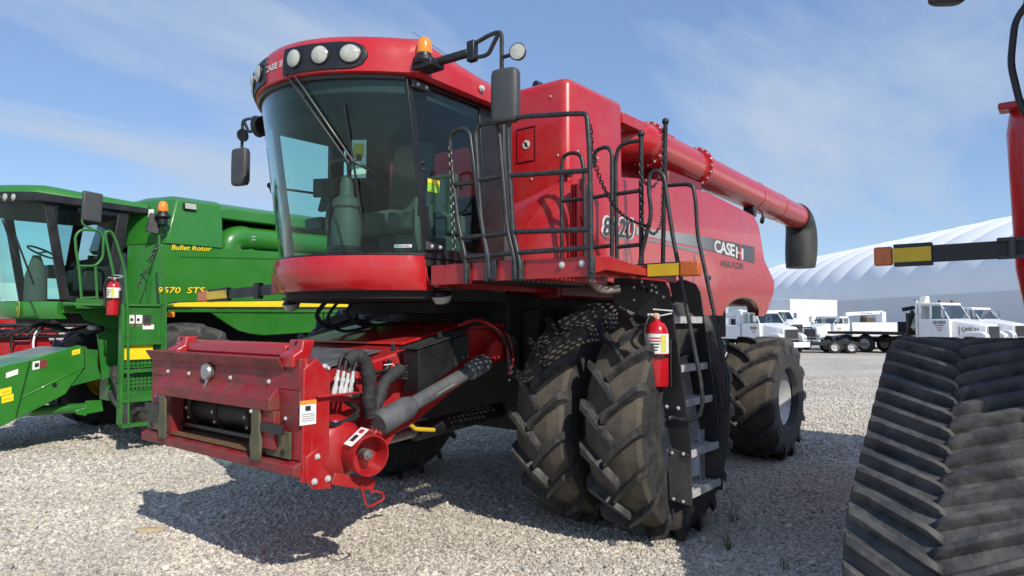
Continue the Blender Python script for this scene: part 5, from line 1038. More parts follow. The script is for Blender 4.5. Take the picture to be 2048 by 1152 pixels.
# cab ---------------------------------------------------------------------------
YC=GY+0.88;ycs=lin(-0.88,0.88,21)
pA0=U(122,600,'y',YC);pA1=U(88,396,'y',YC);zc0,zc1=2.08,3.40
def gwx(y,z):
    t=(z-zc0)/(zc1-zc0);e=pA0.x+(pA1.x-pA0.x)*t;return e+0.48*(1-(abs(y)/0.88)**2.2)
b=MB();b.slab(lambda y,z:(gwx(y,z),GY+y,z),lambda y,z:(gwx(y,z)-0.008,GY+y,z),ycs,lin(zc0,zc1,6));b.build('windscreen',GLASS,GC,smooth=60)
rb0=U(226,560,'y',YC);rb1=U(256,420,'y',YC);xr0=rb0.x;xr1=rb1.x
for s in (1,-1):
    y=GY+s*0.88
    b=MB();b.slab(lambda u,t:((pA0.x-0.10+(pA1.x-pA0.x)*t)*(1-u)+((xr0+0.12)+(xr1-xr0)*t)*u,y,zc0+0.02+t*(zc1-zc0)),lambda u,t:((pA0.x-0.10+(pA1.x-pA0.x)*t)*(1-u)+((xr0+0.12)+(xr1-xr0)*t)*u,y-0.008*s,zc0+0.02+t*(zc1-zc0)),[0,1],[0,1]);b.build('side_window',DGLASS if s>0 else GLASS,GC,smooth=0)
    b=MB();b.hexa([(pA0.x-0.11,y-0.02,zc0),(pA0.x+0.01,y-0.02,zc0),(pA0.x+0.01,y+0.02,zc0),(pA0.x-0.11,y+0.02,zc0),(pA1.x-0.11,y-0.02,zc1+0.03),(pA1.x+0.01,y-0.02,zc1+0.03),(pA1.x+0.01,y+0.02,zc1+0.03),(pA1.x-0.11,y+0.02,zc1+0.03)]);b.build('front_pillar',BLK,GC,bevel=0.006)
    b=MB();b.hexa([(xr0-0.02,y-0.02,zc0),(xr0+0.13,y-0.02,zc0),(xr0+0.13,y+0.02,zc0),(xr0-0.02,y+0.02,zc0),(xr1-0.02,y-0.02,zc1+0.03),(xr1+0.13,y-0.02,zc1+0.03),(xr1+0.13,y+0.02,zc1+0.03),(xr1-0.02,y+0.02,zc1+0.03)]);b.build('rear_pillar',BLK,GC,bevel=0.006)
    b=MB();b.box(xr0+0.1,pA0.x-0.08,y-0.022,y+0.018,zc0-0.05,zc0+0.06);b.build('door_sill',BLK,GC)
def groof(z,ins,k=1.0):
    out=[(gwx(y,zc1)+0.10-ins,GY+y*(0.96-ins)/0.88*1.0,z) for y in ycs]
    return out+[(xr1-0.25,GY+0.96-ins,z-0.10*k),(xr1-0.25,GY-0.96+ins,z-0.10*k)]
b=MB();b.loft([groof(zc1+0.0,0.03,0),groof(zc1+0.02,0.0,0),groof(zc1+0.13,0.005,0.4)]);b.build('roof_band',BLK,GC,smooth=40)
b=MB();b.loft([groof(zc1+0.131,0.0,0.4),groof(zc1+0.20,0.02,0.6),groof(zc1+0.25,0.10,0.8),groof(zc1+0.28,0.3,0.8)]);b.build('cab_roof',GREEN,GC,smooth=50)
for px,py in ((9,398),(27,397),(-6,400)):
    y=min([q for q in lin(-0.8,0.86,60)],key=lambda q:abs(PJ((gwx(q,zc1)+0.10,GY+q,zc1+0.07))[0]-px));x=gwx(y,zc1)+0.105
    b=MB();b.sphere((x,GY+y,zc1+0.06),0.075,14,8,(0.4,1.0,0.75));b.build('work_light',LENS,GC)
b=MB();b.prism([(gwx(y,zc0)-0.03,GY+y,zc0-0.08) for y in ycs]+[(xr0,YC-0.02,zc0-0.08),(xr0,GY-0.86,zc0-0.08)],(0,0,0.07));b.build('cab_floor',BLKM,GC)
b=MB();b.box(xr0-0.06,xr0,GY-0.85,GY+0.85,zc0,2.75);b.build('cab_rear_wall',HEADL,GC)
b=MB();b.prism([(gwx(y,zc1)-0.05,GY+y*0.97,zc1-0.06) for y in ycs]+[(xr1,YC-0.05,zc1-0.06),(xr1,GY-0.83,zc1-0.06)],(0,0,0.06));b.build('headliner',HEADL,GC)
def gapr(y,t): return (gwx(y,zc0)+0.03-0.05*(1-t)**2+0.03*math.sin(math.pi*t),GY+y*1.01,zc0-0.02-0.24*(1-t))
b=MB();b.slab(gapr,lambda y,t:(gapr(y,t)[0]-0.08,GY+y*0.97,gapr(y,t)[2]),ycs,lin(0,1,6));b.build('cab_apron',GREEN,GC,smooth=60)
b=MB();b.box(pA0.x-0.85,pA0.x-0.02,YC-0.02,YC+0.03,1.90,2.05);b.build('sill_panel',GREEN,GC,bevel=0.01)
# badge on the apron: shield with a leaping animal
cb=U(37,626,'x',gwx(0.0,zc0)+0.0);yb=0.0
ybd=min(lin(-0.6,0.6,60),key=lambda q:abs(PJ((gwx(q,zc0)+0.05,GY+q,1.97))[0]-37));xb=gapr(ybd,0.45)[0]
def badge(sc,off): return [(xb+off,GY+ybd+0.062*sc*a,1.955+0.105*sc*c) for a,c in ((-0.8,1),(0.8,1),(1,0.5),(0.9,-0.6),(0.3,-1),(-0.3,-1),(-0.9,-0.6),(-1,0.5))]
b=MB();b.prism(badge(1,0.004),(0.006,0,0));bd=b.build('badge',YELD,GC);b=MB();b.prism(badge(0.84,0.011),(0.004,0,0));b.build('badge_field',GREENF,bd)
b=MB();b.add([(xb+0.017,GY+ybd+0.04*a,1.955+0.06*c) for a,c in ((-0.9,0.1),(-0.2,0.35),(0.3,0.9),(0.55,1.1),(0.5,0.8),(0.95,0.6),(0.6,0.4),(0.35,0.05),(0.9,-0.5),(0.2,-0.2),(-0.3,-0.15),(-0.7,-0.9),(-0.65,-0.2))],[tuple(range(13))]);b.build('badge_animal',YEL,bd,smooth=0)
# interior
b=MB();b.lathe([(0.15,zc0),(0.14,2.45),(0.10,2.6),(0.05,2.75)],(pA0.x+0.05,GY+0.0,0),(0,0,1),14);b.build('steering_column',SEATM,GC)
b=MB();b.tube([V(pA0.x-0.02+0.2*math.cos(t)*0.9,GY+0.2*math.sin(t),2.80+0.2*math.cos(t)*0.4) for t in [2*math.pi*i/24 for i in range(24)]],0.015,6,0,True);b.tube([(pA0.x-0.02,GY-0.19,2.8),(pA0.x-0.02,GY+0.19,2.8)],0.014,6);b.build('steering_wheel',BLK,GC)
b=MB();b.obox((pA0.x-0.62,GY+0.05,2.45),(0.25,0,0),(0,0.27,0),(0,0,0.12));b.build('operator_seat',SEATM,GC,bevel=0.06,seg=3);b=MB();b.obox((pA0.x-0.88,GY+0.05,2.82),(0.07,0,0),(0,0.25,0),(-0.05,0,0.34));b.build('seat_backrest',SEATM,GC,bevel=0.05,seg=3)
b=MB();b.obox((pA0.x-0.55,GY+0.55,2.40),(0.25,0,0),(0,0.2,0),(0,0,0.2));b.build('instructor_seat',CREAM,GC,bevel=0.05)
b=MB();b.obox((pA0.x-0.5,GY-0.45,2.55),(0.3,0,0),(0,0.12,0),(0,0,0.1));b.build('armrest_console',BLK,GC,bevel=0.02)
b=MB();b.tube([U(5,440,'x',gwx(-0.2,2.9)+0.02),U(32,515,'x',gwx(0.1,2.7)+0.02)],0.012,6);b.tube([U(30,470,'x',gwx(0.1,2.8)+0.02),U(68,570,'x',gwx(0.5,2.4)+0.02)],0.014,6);b.build('wiper_arm',BLK,GC)
# mirror, rails, ladder -----------------------------------------------------------------
YR=YC+0.45
p=U(184,414,'y',YR);b=MB();b.obox(p,(0.125,0.0,0.01),(0,0.03,0),(-0.005,0,0.205));b.build('mirror',PLA,GC,bevel=0.02)
def grail(P,y,name='railing',r=0.018,rr=0.06,m=None):
    pts=[U(a,c,'y',y) for a,c in P];b=MB();b.tube(rnd(pts,rr),r,8);return b.build(name,m or GREENF,GC,smooth=60)
grail([(182,416),(176,420),(163,438),(166,450),(190,460)],YR,'mirror_stalk',0.014)
grail([(164,606),(158,535),(152,500),(150,472),(162,459),(196,461),(207,470),(206,515),(192,532),(157,532)],YR);grail([(191,533),(195,605)],YR);grail([(160,597),(194,595)],YR)
grail([(228,550),(212,478),(210,464),(222,462),(232,480),(250,540),(256,625),(257,850)],YR+0.56)
grail([(318,470),(321,530),(331,600),(331,780)],YR+0.58);grail([(283,530),(292,545),(300,625)],YR-0.1,r=0.015)
b=MB();b.prism([(GX+0.25,YC+0.03,2.0),(pA0.x-0.0,YC+0.03,2.0),(pA0.x-0.0,YR+0.05,2.0),(GX+0.25,YR+0.35,2.0)],(0,0,0.03));b.build('platform_floor',GREENF,GC)
b=MB();b.box(pA0.x-0.40,pA0.x-0.02,YR+0.04,YR+0.06,1.96,2.09);b.build('platform_skirt',GREENF,GC,bevel=0.004)
b=MB();b.prism([U(160,621,'y',YC+0.12),U(300,612,'y',YC+0.12),U(300,650,'y',YC+0.12),U(230,660,'y',YC+0.12),U(170,640,'y',YC+0.12)],(0,-0.03,0));b.build('platform_beam',GREENF,GC)
YL=YR+0.56
def gl(px,py): return U(px,py,'y',YL)
a0=gl(246,600);a1=gl(332,600)
for (px,w) in ((248,0.05),(328,0.05)):
    p=gl(px,610);q=gl(px-1,850);b=MB();b.hexa([(p.x-0.02,YL-0.10,q.z),(p.x+0.02,YL-0.10,q.z),(p.x+0.02,YL,q.z),(p.x-0.02,YL,q.z),(p.x-0.02,YL-0.10,p.z),(p.x+0.02,YL-0.10,p.z),(p.x+0.02,YL,p.z),(p.x-0.02,YL,p.z)]);b.build('ladder_side',GREENF,GC,bevel=0.003)
xl=gl(249,700).x;xrr=gl(327,700).x
def gstep(py,name='ladder_step'):
    z=gl(290,py).z;b=MB();b.box(xrr,xl,YL-0.09,YL+0.006,z-0.045,z);b.build(name,GREENF,GC,bevel=0.004)
    return z
for py in (683,738,796): gstep(py)
b=MB();z=gl(290,616).z;b.box(xrr,xl,YL-0.06,YL-0.04,gl(290,684).z,z);pn=b.build('ladder_top_panel',GREENF,GC,bevel=0.004)
for px,m in ((266,PAPER),(279,PAPER),(297,DKGD)):
    p=gl(px,641);label_card('ladder_label',pn,V(p.x,YL-0.037,p.z),V(-0.05,0,0),V(0,0,0.075),V(0,1,0),m,[(-0.95,0.95,-0.95,-0.55,mat('brown_label',(0.12,0.07,0.03),0.5)),(-0.4,0.3,-0.1,0.4,INK)])
p=gl(299,654);label_card('ladder_label',pn,V(p.x,YL-0.036,p.z),V(-0.075,0,0),V(0,0,0.032),V(0,1,0),PAPER)
z0=gl(290,737).z;z1=gl(290,684).z-0.06
def perf_wall(name,xa,xb_,y,za,zb_,pitch,r,m,par):
    b=MB();nx=int(abs(xb_-xa)/pitch);nz=max(1,int((zb_-za)/pitch));dx=(xb_-xa)/nx;dz=(zb_-za)/nz
    for i in range(nx):
        for j in range(nz):
            cx=xa+(i+0.5)*dx;cz=za+(j+0.5)*dz
            o=[(cx+sx*abs(dx)/2,y,cz+sz*dz/2) for sx,sz in ((1,0),(1,1),(0,1),(-1,1),(-1,0),(-1,-1),(0,-1),(1,-1))];h=[(cx+r*math.cos(math.pi*k/4),y,cz+r*math.sin(math.pi*k/4)) for k in range(8)]
            b.add(o+h,[(k,(k+1)%8,8+(k+1)%8,8+k) for k in range(8)])
    return b.build(name,m,par,smooth=0)
perf_wall('perforated_riser',xrr,xl,YL-0.075,gl(290,735).z,gl(290,688).z,0.05,0.016,GREENF,GC)
perf_wall('perforated_riser',xrr,xl,YL-0.075,gl(290,795).z+0.1,gl(290,742).z,0.05,0.016,GREENF,GC)
b=MB();b.box(xrr+0.12,xl-0.02,YL-0.06,YL-0.05,gl(290,719).z,gl(290,688).z);b.build('hazard_plate',YEL,GC,bevel=0.003)
b=MB();z=gl(290,850).z;b.box(xrr,xl,YL-0.12,YL+0.003,z-0.01,z+0.03)
for k in range(20): b.box(xrr+(xl-xrr)*(k+0.2)/20,xrr+(xl-xrr)*(k+0.7)/20,YL-0.01,YL+0.002,z+0.03,z+0.05)
b.build('ladder_step',GREENF,GC)
z=gl(290,796).z;b=MB();b.box(xrr,xl,YL-0.07,YL-0.06,z,z+0.10);b.build('ladder_kick_panel',GREENF,GC)
for px in (250,326):
    p=gl(px,800);b=MB();b.box(p.x-0.04,p.x+0.04,YL-0.02,YL-0.008,gl(px,850).z,gl(px,798).z);b.build('ladder_strap',MATS['strap_rubber'],GC)
def gchain(P,par):
    global RC
    keep=RC;RC=par;chain(P,lk=0.05,r=0.006);RC=keep
gchain([U(326,465,'y',YR+0.1),U(312,490,'y',YR+0.1),U(300,525,'y',YR+0.1)],GC);gchain([U(297,535,'y',YR+0.1),U(288,550,'y',YR+0.1),U(276,575,'y',YR+0.1)],GC);gchain([U(320,480,'y',YR+0.08),U(305,510,'y',YR+0.08),U(296,522,'y',YR+0.08)],GC)
# feeder house -----------------------------------------------------------------------------
YF=GY+0.82
def gf(px,py,y=YF): return U(px,py,'y',y)
b=MB();pl=[gf(*q) for q in ((-60,792),(-60,750),(18,728),(55,721),(158,690),(169,694),(170,735),(131,789),(38,836),(-60,884))];b.prism(pl,(0,-0.06,0));fp=b.build('feeder_side_panel',GREEN,GC,bevel=0.012)
b=MB();q=[gf(*q) for q in ((-60,770),(18,733),(60,722),(158,697),(200,700),(200,757),(131,775),(38,820),(-60,870))];b.prism([v+V(0,-0.061,0) for v in q],(0,-1.50,0));b.build('feeder_house',GREENF,GC,bevel=0.01)
b=MB();b.prism([v+V(0,0.004,0) for v in [gf(*q) for q in ((170,692),(190,714),(203,757),(144,772),(171,737))]],(0,-0.05,0));b.build('feeder_bracket',GREENF,GC,bevel=0.004)
b=MB();b.bar(gf(60,722)+V(0,0.004,0),gf(32,833)+V(0,0.004,0),0.01,0.02,up=(1,0,0));b.build('panel_seam',mat('dark_green_line',(0.01,0.07,0.012),0.4),fp)
b=MB();b.bar(gf(42,796)+V(0,0.003,0),gf(170,733)+V(0,0.003,0),0.012,0.02);b.build('panel_ridge',GREEN,fp,bevel=0.005)
label_card('feeder_label',fp,gf(79,729)+V(0,0.003,0),gf(93,726)-gf(79,729),V(0,0,0.055),V(0,1,0),PAPER,[(-0.7,-0.1,-0.5,0.5,INK),(0.0,1,-1,1,mat('dark_red_label',(0.2,0.03,0.03),0.5))])
for px,py,w,h in ((152,704,8,5),(11,783,12,7),(15,797,12,7)): label_card('feeder_label',fp,gf(px,py)+V(0,0.003,0),gf(px+w,py-w*0.25)-gf(px,py),gf(px,py-h)-gf(px,py),V(0,1,0),YEL,[(-0.7,0.6,-0.2,0.1,YELD)])
label_card('feeder_label',fp,gf(24,747)+V(0,0.003,0),gf(36,743)-gf(24,747),V(0,0,0.035),V(0,1,0),PAPER)
b=MB();b.lathe([(0.03,0),(0.03,0.006),(0.015,0.006)],gf(109,770)+V(0,0.001,0),(0,1,0),14);b.build('panel_eye',BLK,fp)
b=MB();b.cyl(gf(60,822,GY+0.55),gf(175,815,GY+0.55),0.07,n=14);b.build('lift_cylinder',GREENF,GC);b=MB();b.box(GX+0.3,GX+0.75,GY+0.45,GY+0.75,0.62,1.5);b.build('feeder_strut',GREENF,GC,bevel=0.01)
b=MB();b.prism([gf(q[0],q[1],GY+0.8) for q in ((150,822),(172,815),(172,802),(203,800),(207,822),(174,828),(172,832),(152,828))],(0,-0.03,0));b.build('strut_bracket',GREEN,GC,bevel=0.004)
for k in range(5):
    b=MB();b.tube(smooth_path([V(GX+2.0-0.1*k,GY+0.3+0.05*k,1.58),V(GX+1.6-0.05*k,GY+0.45,1.72+0.02*k),V(GX+1.2,GY+0.5,1.66),V(GX+0.8,GY+0.4,1.75)]),0.02,6);b.build('hose',HOSE,GC,smooth=60)
p=U(185,655,'y',YC-0.1);b=MB();b.sphere(p,0.075,12,8,(1,0.7,0.6));b.build('under_lamp',LENS,GC)
b=MB();b.prism([U(q[0],q[1],'y',GY+0.9) for q in ((195,668),(240,650),(240,745),(205,760))],(0,-0.03,0));b.build('front_bulkhead',GREENF,GC)
# move the root to its base
def rebase(root, loc):
    loc=Vector(loc)
    for ch in root.children: ch.location=ch.location-loc
    root.location=loc
bpy.context.view_layer.update()
rebase(GC,(GX,GY,0))
p=U(226,630,'y',YR+0.4);extinguisher((p.x,p.y,p.z),rad(-51),'red fire extinguisher hanging on the green combine beside its ladder',h=0.46,r=0.082)
# ------------------------------------------------------------------ tracked red combine at the right edge
KX,KY=0.15,5.85
KC=empty('combine_harvester');tag(KC,'red tracked combine harvester cut off by the right edge, chevron rubber track in front','combine harvester')
TRK=mat('track_rubber',(0.036,0.037,0.040),0.6,var=0.35,vscale=9,dirt=(0.15,0.145,0.135),dirt_amt=0.6,dscale=6,bump=0.35,bscale=35)
def belt_path(n_arc=14):
    C=[(1.10,0.50,0.49),(0.12,1.05,0.585),(-0.95,0.50,0.49)]            # x, z, radius: front idler, sprocket, rear idler
    pts=[];k=len(C)
    tang=[]
    for i in range(k):
        a=Vector((C[i][0],C[i][1]));b_=Vector((C[(i+1)%k][0],C[(i+1)%k][1]));d=b_-a;L_=d.length;d.normalize()
        s=(C[(i+1)%k][2]-C[i][2])/L_;nrm_=Vector((d.y,-d.x));c=math.sqrt(1-s*s);nn=nrm_*c-d*s
        tang.append(math.atan2(nn.y,nn.x))
    for i in range(k):
        a0=tang[i-1];a1=tang[i]
        while a1<a0: a1+=2*math.pi
        for j in range(n_arc+1):
            a=a0+(a1-a0)*j/n_arc;pts.append(Vector((C[i][0]+C[i][2]*math.cos(a),C[i][1]+C[i][2]*math.sin(a))))
    return pts
def dense(P,step):
    out=[];P=P+[P[0]]
    for a,c in zip(P,P[1:]):
        n=max(1,int((c-a).length/step))
        for i in range(n): out.append(a.lerp(c,i/n))
    return out
BP=dense(belt_path(),0.05)
cum=[0]
for i in range(len(BP)): cum.append(cum[-1]+(BP[(i+1)%len(BP)]-BP[i]).length)
BL=cum[-1]
def bpos(s):
    s%=BL;lo=0;hi=len(BP)
    while hi-lo>1:
        m=(lo+hi)//2
        if cum[m]<=s: lo=m
        else: hi=m
    a=BP[lo];c=BP[(lo+1)%len(BP)];t=(s-cum[lo])/max(1e-9,cum[lo+1]-cum[lo]);p=a.lerp(c,t)
    a2=BP[(lo-1)%len(BP)];c2=BP[(lo+2)%len(BP)];d=(c2-a2).normalized();return p,Vector((d.y,-d.x))
def track(y,wd=0.80):
    b=MB();rg=[]
    for i,p in enumerate(BP):
        a=BP[i-1];c=BP[(i+1)%len(BP)];d=(c-a).normalized();n=Vector((d.y,-d.x))
        o=p;q=p-n*0.045
        rg.append([(KX+o.x-0.06*n.x*0,y-wd/2,o.y),(KX+o.x,y+wd/2,o.y),(KX+q.x,y+wd/2-0.01,q.y),(KX+q.x,y-wd/2+0.01,q.y)])
    rg.append(rg[0]);b.loft(rg,True,False,False,0)
    nl=int(BL/0.132)
    for k in range(nl):
        for s in (-1,1):
            s0=BL*(k+(0.5 if s>0 else 0))/nl;st=[]
            for t in (0,0.05,0.16,0.5,0.84,0.96,1.0):
                yy=y+s*(-0.02+t*(wd/2+0.02));ss=s0+0.20*t
                hw=0.0175+0.005*t;h=0.058*(0.35 if t==0 else 0.8 if t<0.1 else 1 if t<0.9 else 0.75 if t<0.99 else 0.15)
                ring=[]
                for u,hh in ((-hw*1.9,-0.006),(-hw*1.1,h*0.8),(-hw*0.75,h),(hw*0.75,h),(hw*1.1,h*0.8),(hw*1.9,-0.006)):
                    p,n=bpos(ss+u);ring.append((KX+p.x+n.x*hh,yy,p.y+n.y*hh))
                st.append(ring)
            b.loft(st,True,True,True,0)
    return b.build('track_belt',TRK,KC,smooth=40)
for y in (KY-1.60,KY+1.60):
    tb=track(y)
    for (x,z,r) in ((1.10,0.50,0.43),(0.12,1.05,0.52),(-0.95,0.50,0.43)):
        b=MB();b.cyl((KX+x,y-0.30,z),(KX+x,y+0.30,z),r,n=32);b.build('track_wheel',BLK,tb,bevel=0.03)
    for x in (-0.45,0.1,0.62):
        b=MB();b.cyl((KX+x,y-0.28,0.25),(KX+x,y+0.28,0.25),0.19,n=20);b.build('bogie_wheel',BLK,tb,bevel=0.02)
    b=MB();b.prism([(KX+1.1,y-0.1,0.45),(KX+0.12,y-0.1,1.0),(KX-0.95,y-0.1,0.45)],(0,0.2,0));b.build('track_frame',REDF,tb)
for s in (-1,1): wheel(KC,KX-3.8,KY+1.55*s,0.80,TY_R,RIM_R,DISC_R,s<0,0.2,name='rear_wheel')
b=MB();b.box(KX-4.2,KX+0.4,KY-0.95,KY+0.95,1.1,2.0);b.box(KX-3.9,KX-3.6,KY-1.2,KY+1.2,0.62,0.9);b.cyl((KX+0.12,KY-1.5,1.12),(KX+0.12,KY+1.5,1.12),0.12,n=16);b.build('chassis',BLKM,KC)
# body: rounded front corners, z range seen along the photo's right edge
K0=U(2010,300,'y',KY-1.35)
b=MB();xa=K0.x
b.loft([rrect(-5.0,xa-0.10,KY-1.28,KY+1.28,1.75,0.10),rrect(-5.0,xa-0.03,KY-1.33,KY+1.33,2.1,0.16),rrect(-5.0,xa,KY-1.35,KY+1.35,2.9,0.16),rrect(-4.95,xa-0.02,KY-1.33,KY+1.33,3.03,0.14),rrect(-4.9,xa-0.06,KY-1.28,KY+1.28,3.08,0.10)]);b.build('body_shell',RED,KC,smooth=50)
b=MB();b.loft([rrect(-1.0,xa-0.10,KY-1.25,KY+1.25,3.081,0.13),rrect(-1.0,xa-0.10,KY-1.25,KY+1.25,3.92,0.13),rrect(-0.95,xa-0.15,KY-1.2,KY+1.2,4.0,0.1)]);b.build('grain_tank',RED,KC,smooth=45)
p=U(2022,213,'x',xa-0.06);b=MB();b.box(p.x-0.08,p.x+0.05,p.y-0.06,p.y+0.12,p.z-0.02,p.z+0.02);b.build('latch',REDF,KC,bevel=0.01)
# cab (mostly outside the picture)
b=MB();ck=lin(-0.91,0.91,15);b.slab(lambda y,z:(wsx(y,z)+KX-0.95,KY+y,z),lambda y,z:(wsx(y,z)+KX-0.958,KY+y,z),ck,lin(2.3,3.64,5));b.build('windscreen',CGLASS,KC,smooth=60)
b=MB();b.prism([(wsx(y,2.3)+KX-0.97,KY+y,2.03) for y in ck]+[(KX-0.05,KY+0.9,2.03),(KX-0.05,KY-0.9,2.03)],(0,0,0.26));b.build('cab_apron',RED,KC,bevel=0.02)
for s in (-1,1):
    b=MB();b.box(KX+0.10,KX+0.80,KY+s*0.9-0.01,KY+s*0.9+0.01,2.3,3.62);b.build('side_window',CGLASS,KC,smooth=0)
b=MB();b.loft([[(rfx(y)+KX-0.95-i,KY+y*(1-i),z) for y in lin(-1,1,15)]+[(KX-0.05,KY+1-i,z),(KX-0.05,KY-1+i,z)] for z,i in ((3.64,0.02),(3.68,0),(3.88,0.01),(3.96,0.1))]);b.build('cab_roof',RED,KC,smooth=50)
b=MB();b.box(KX-0.05,KX+0.03,KY-0.88,KY+0.88,2.0,3.6);b.build('cab_rear_wall',HEADL,KC)
p=U(1893,-12,'x',1.2);b=MB();rg=[]
for q,dz in ((0.8,-0.05),(0.95,-0.04),(1.0,0.0),(1.0,0.30),(0.8,0.35)): rg.append([p+RH*(0.095*q*math.copysign(abs(math.cos(2*math.pi*k/20))**0.5,math.cos(2*math.pi*k/20)))+FH*(0.05*q*math.sin(2*math.pi*k/20))+V(0,0,dz) for k in range(20)])
b.loft(rg);km=b.build('mirror',PLA,KC,smooth=50)
b=MB();b.tube(rnd([p+V(0,0,0.3),p+V(0,0,0.55),(p.x,KY-1.0,p.z+0.5)],0.05),0.0155,8);b.build('mirror_bracket',RAILM,km)
b=MB();y_=xa+0.12;b.tube(rnd([U(2075,-20,'x',y_),U(2030,40,'x',y_),U(2021,128,'x',y_),U(2042,215,'x',y_),U(2085,275,'x',y_)],0.06),0.018,8);b.build('grab_rail',BLK,KC,smooth=60)
a0=U(2062,496,'x',0.70);a1=U(1749,514,'x',0.70);ka=signal(a0,a1,None,KC)
b=MB();q=U(2030,497,'x',0.70);b.tube(rnd([q+V(0.03,-0.07,0.05),q+V(0.05,-0.07,0.05),q+V(0.05,0.08,0.05)],0.02),0.012,6);b.tube(rnd([q+V(0.03,-0.07,-0.05),q+V(0.05,-0.07,-0.05),q+V(0.05,0.08,-0.05)],0.02),0.012,6);b.cyl(q+V(0.05,-0.01,-0.06),q+V(0.05,-0.01,0.06),0.018,n=10);b.build('arm_hinge',PLA,ka)
b=MB();b.box(q.x-0.7,q.x+0.02,q.y+0.06,q.y+0.5,q.z-0.10,q.z+0.06);b.build('arm_mount',BLK,KC)
rebase(KC,(KX,KY,0))

# ------------------------------------------------------------------ fabric dome
DM=empty('storage_dome',RD(53,70));tag(DM,'long white fabric dome building with grey base wall behind the trucks','building')
FAB=mat('white_fabric',(0.93,0.935,0.94),0.6,var=0.03,vscale=0.3,spec=0.2);WALLG=mat('grey_wall_cladding',(0.70,0.71,0.73),0.6,var=0.04,vscale=0.4)
def dome_pt(phi,d,off=0.0):
    r=53-(17+off)*math.cos(phi);z=3.9+(8.0+off)*math.sin(phi);return RD(r,d,z)-Vector(DM.location)
ds=[30+4.6*k for k in range(19)]
phs=lin(0.0,math.pi,26)
for k in range(18):
    d0,d1=ds[k],ds[k+1];b=MB();us=lin(0,1,9)
    b.grid(lambda u,ph:dome_pt(ph,d0+(d1-d0)*u,0.26*math.sin(math.pi*u)**0.8*min(1,math.sin(ph)*3+0.12)),us,phs);b.build('fabric_panel',FAB,DM,smooth=60)
L0=Vector(DM.location)
for r0,r1 in ((35.9,36.05),(69.95,70.1)):
    b=MB();A=[RD(r0,29.8)-L0,RD(r1,29.8)-L0,RD(r1,113.0)-L0,RD(r0,113.0)-L0];b.prism([(q.x,q.y,0) for q in A],(0,0,3.95));b.build('base_wall',WALLG,DM)
for d in (29.9,112.9):
    b=MB();b.add([dome_pt(ph,d,-0.2) for ph in phs]+[RD(70,d,0)-L0,RD(36,d,0)-L0],[tuple(range(len(phs)+2))]);b.build('end_wall',FAB,DM,smooth=0)

# ------------------------------------------------------------------ trucks in the background
TWH=MB();TWH.lathe([(0.30,-0.13),(0.46,-0.12),(0.50,-0.08),(0.50,0.08),(0.46,0.12),(0.30,0.13)],(0,0,0),(0,1,0),28,0,False);TWHm=TWH.mesh('truck_tyre',mat('truck_tyre_rubber',(0.02,0.02,0.02),0.8))
TR=MB();TR.lathe([(0.05,0.05),(0.12,0.05),(0.16,-0.02),(0.27,0.0),(0.31,0.10),(0.31,-0.10),(0.05,-0.10)],(0,0,0),(0,1,0),24);TRm=TR.mesh('truck_rim',GALV)
GRL=mat('grille_bars',(0.10,0.09,0.09),0.4,metal=0.6,var=0.3,vscale=30);CHR=mat('chrome',(0.72,0.73,0.74),0.15,metal=1.0,var=0.05);FADE=mat('faded_red_print',(0.5,0.04,0.06),0.5)
TGL=glass('truck_glass',(0.14,0.19,0.19),0.08)
def place(name,r,d,theta,label,sc=1.0,group=None):
    """vehicle with its front bumper at (r,d); theta: degrees turned from photo-right towards the camera"""
    t=rad(theta);h=RH*math.cos(t)-FH*math.sin(t);o=empty(name,RD(r,d),math.atan2(h.y,h.x));o.scale=(sc,sc,sc);tag(o,label,'truck',group);return o
def twheel(o,x,y,s=1.0,z=None):
    w_=put('wheel',TRm,o,(x,y,0.49*s),(0,0,0 if y>0 else math.pi));w_.scale=(s,s,s);put('tyre',TWHm,w_)
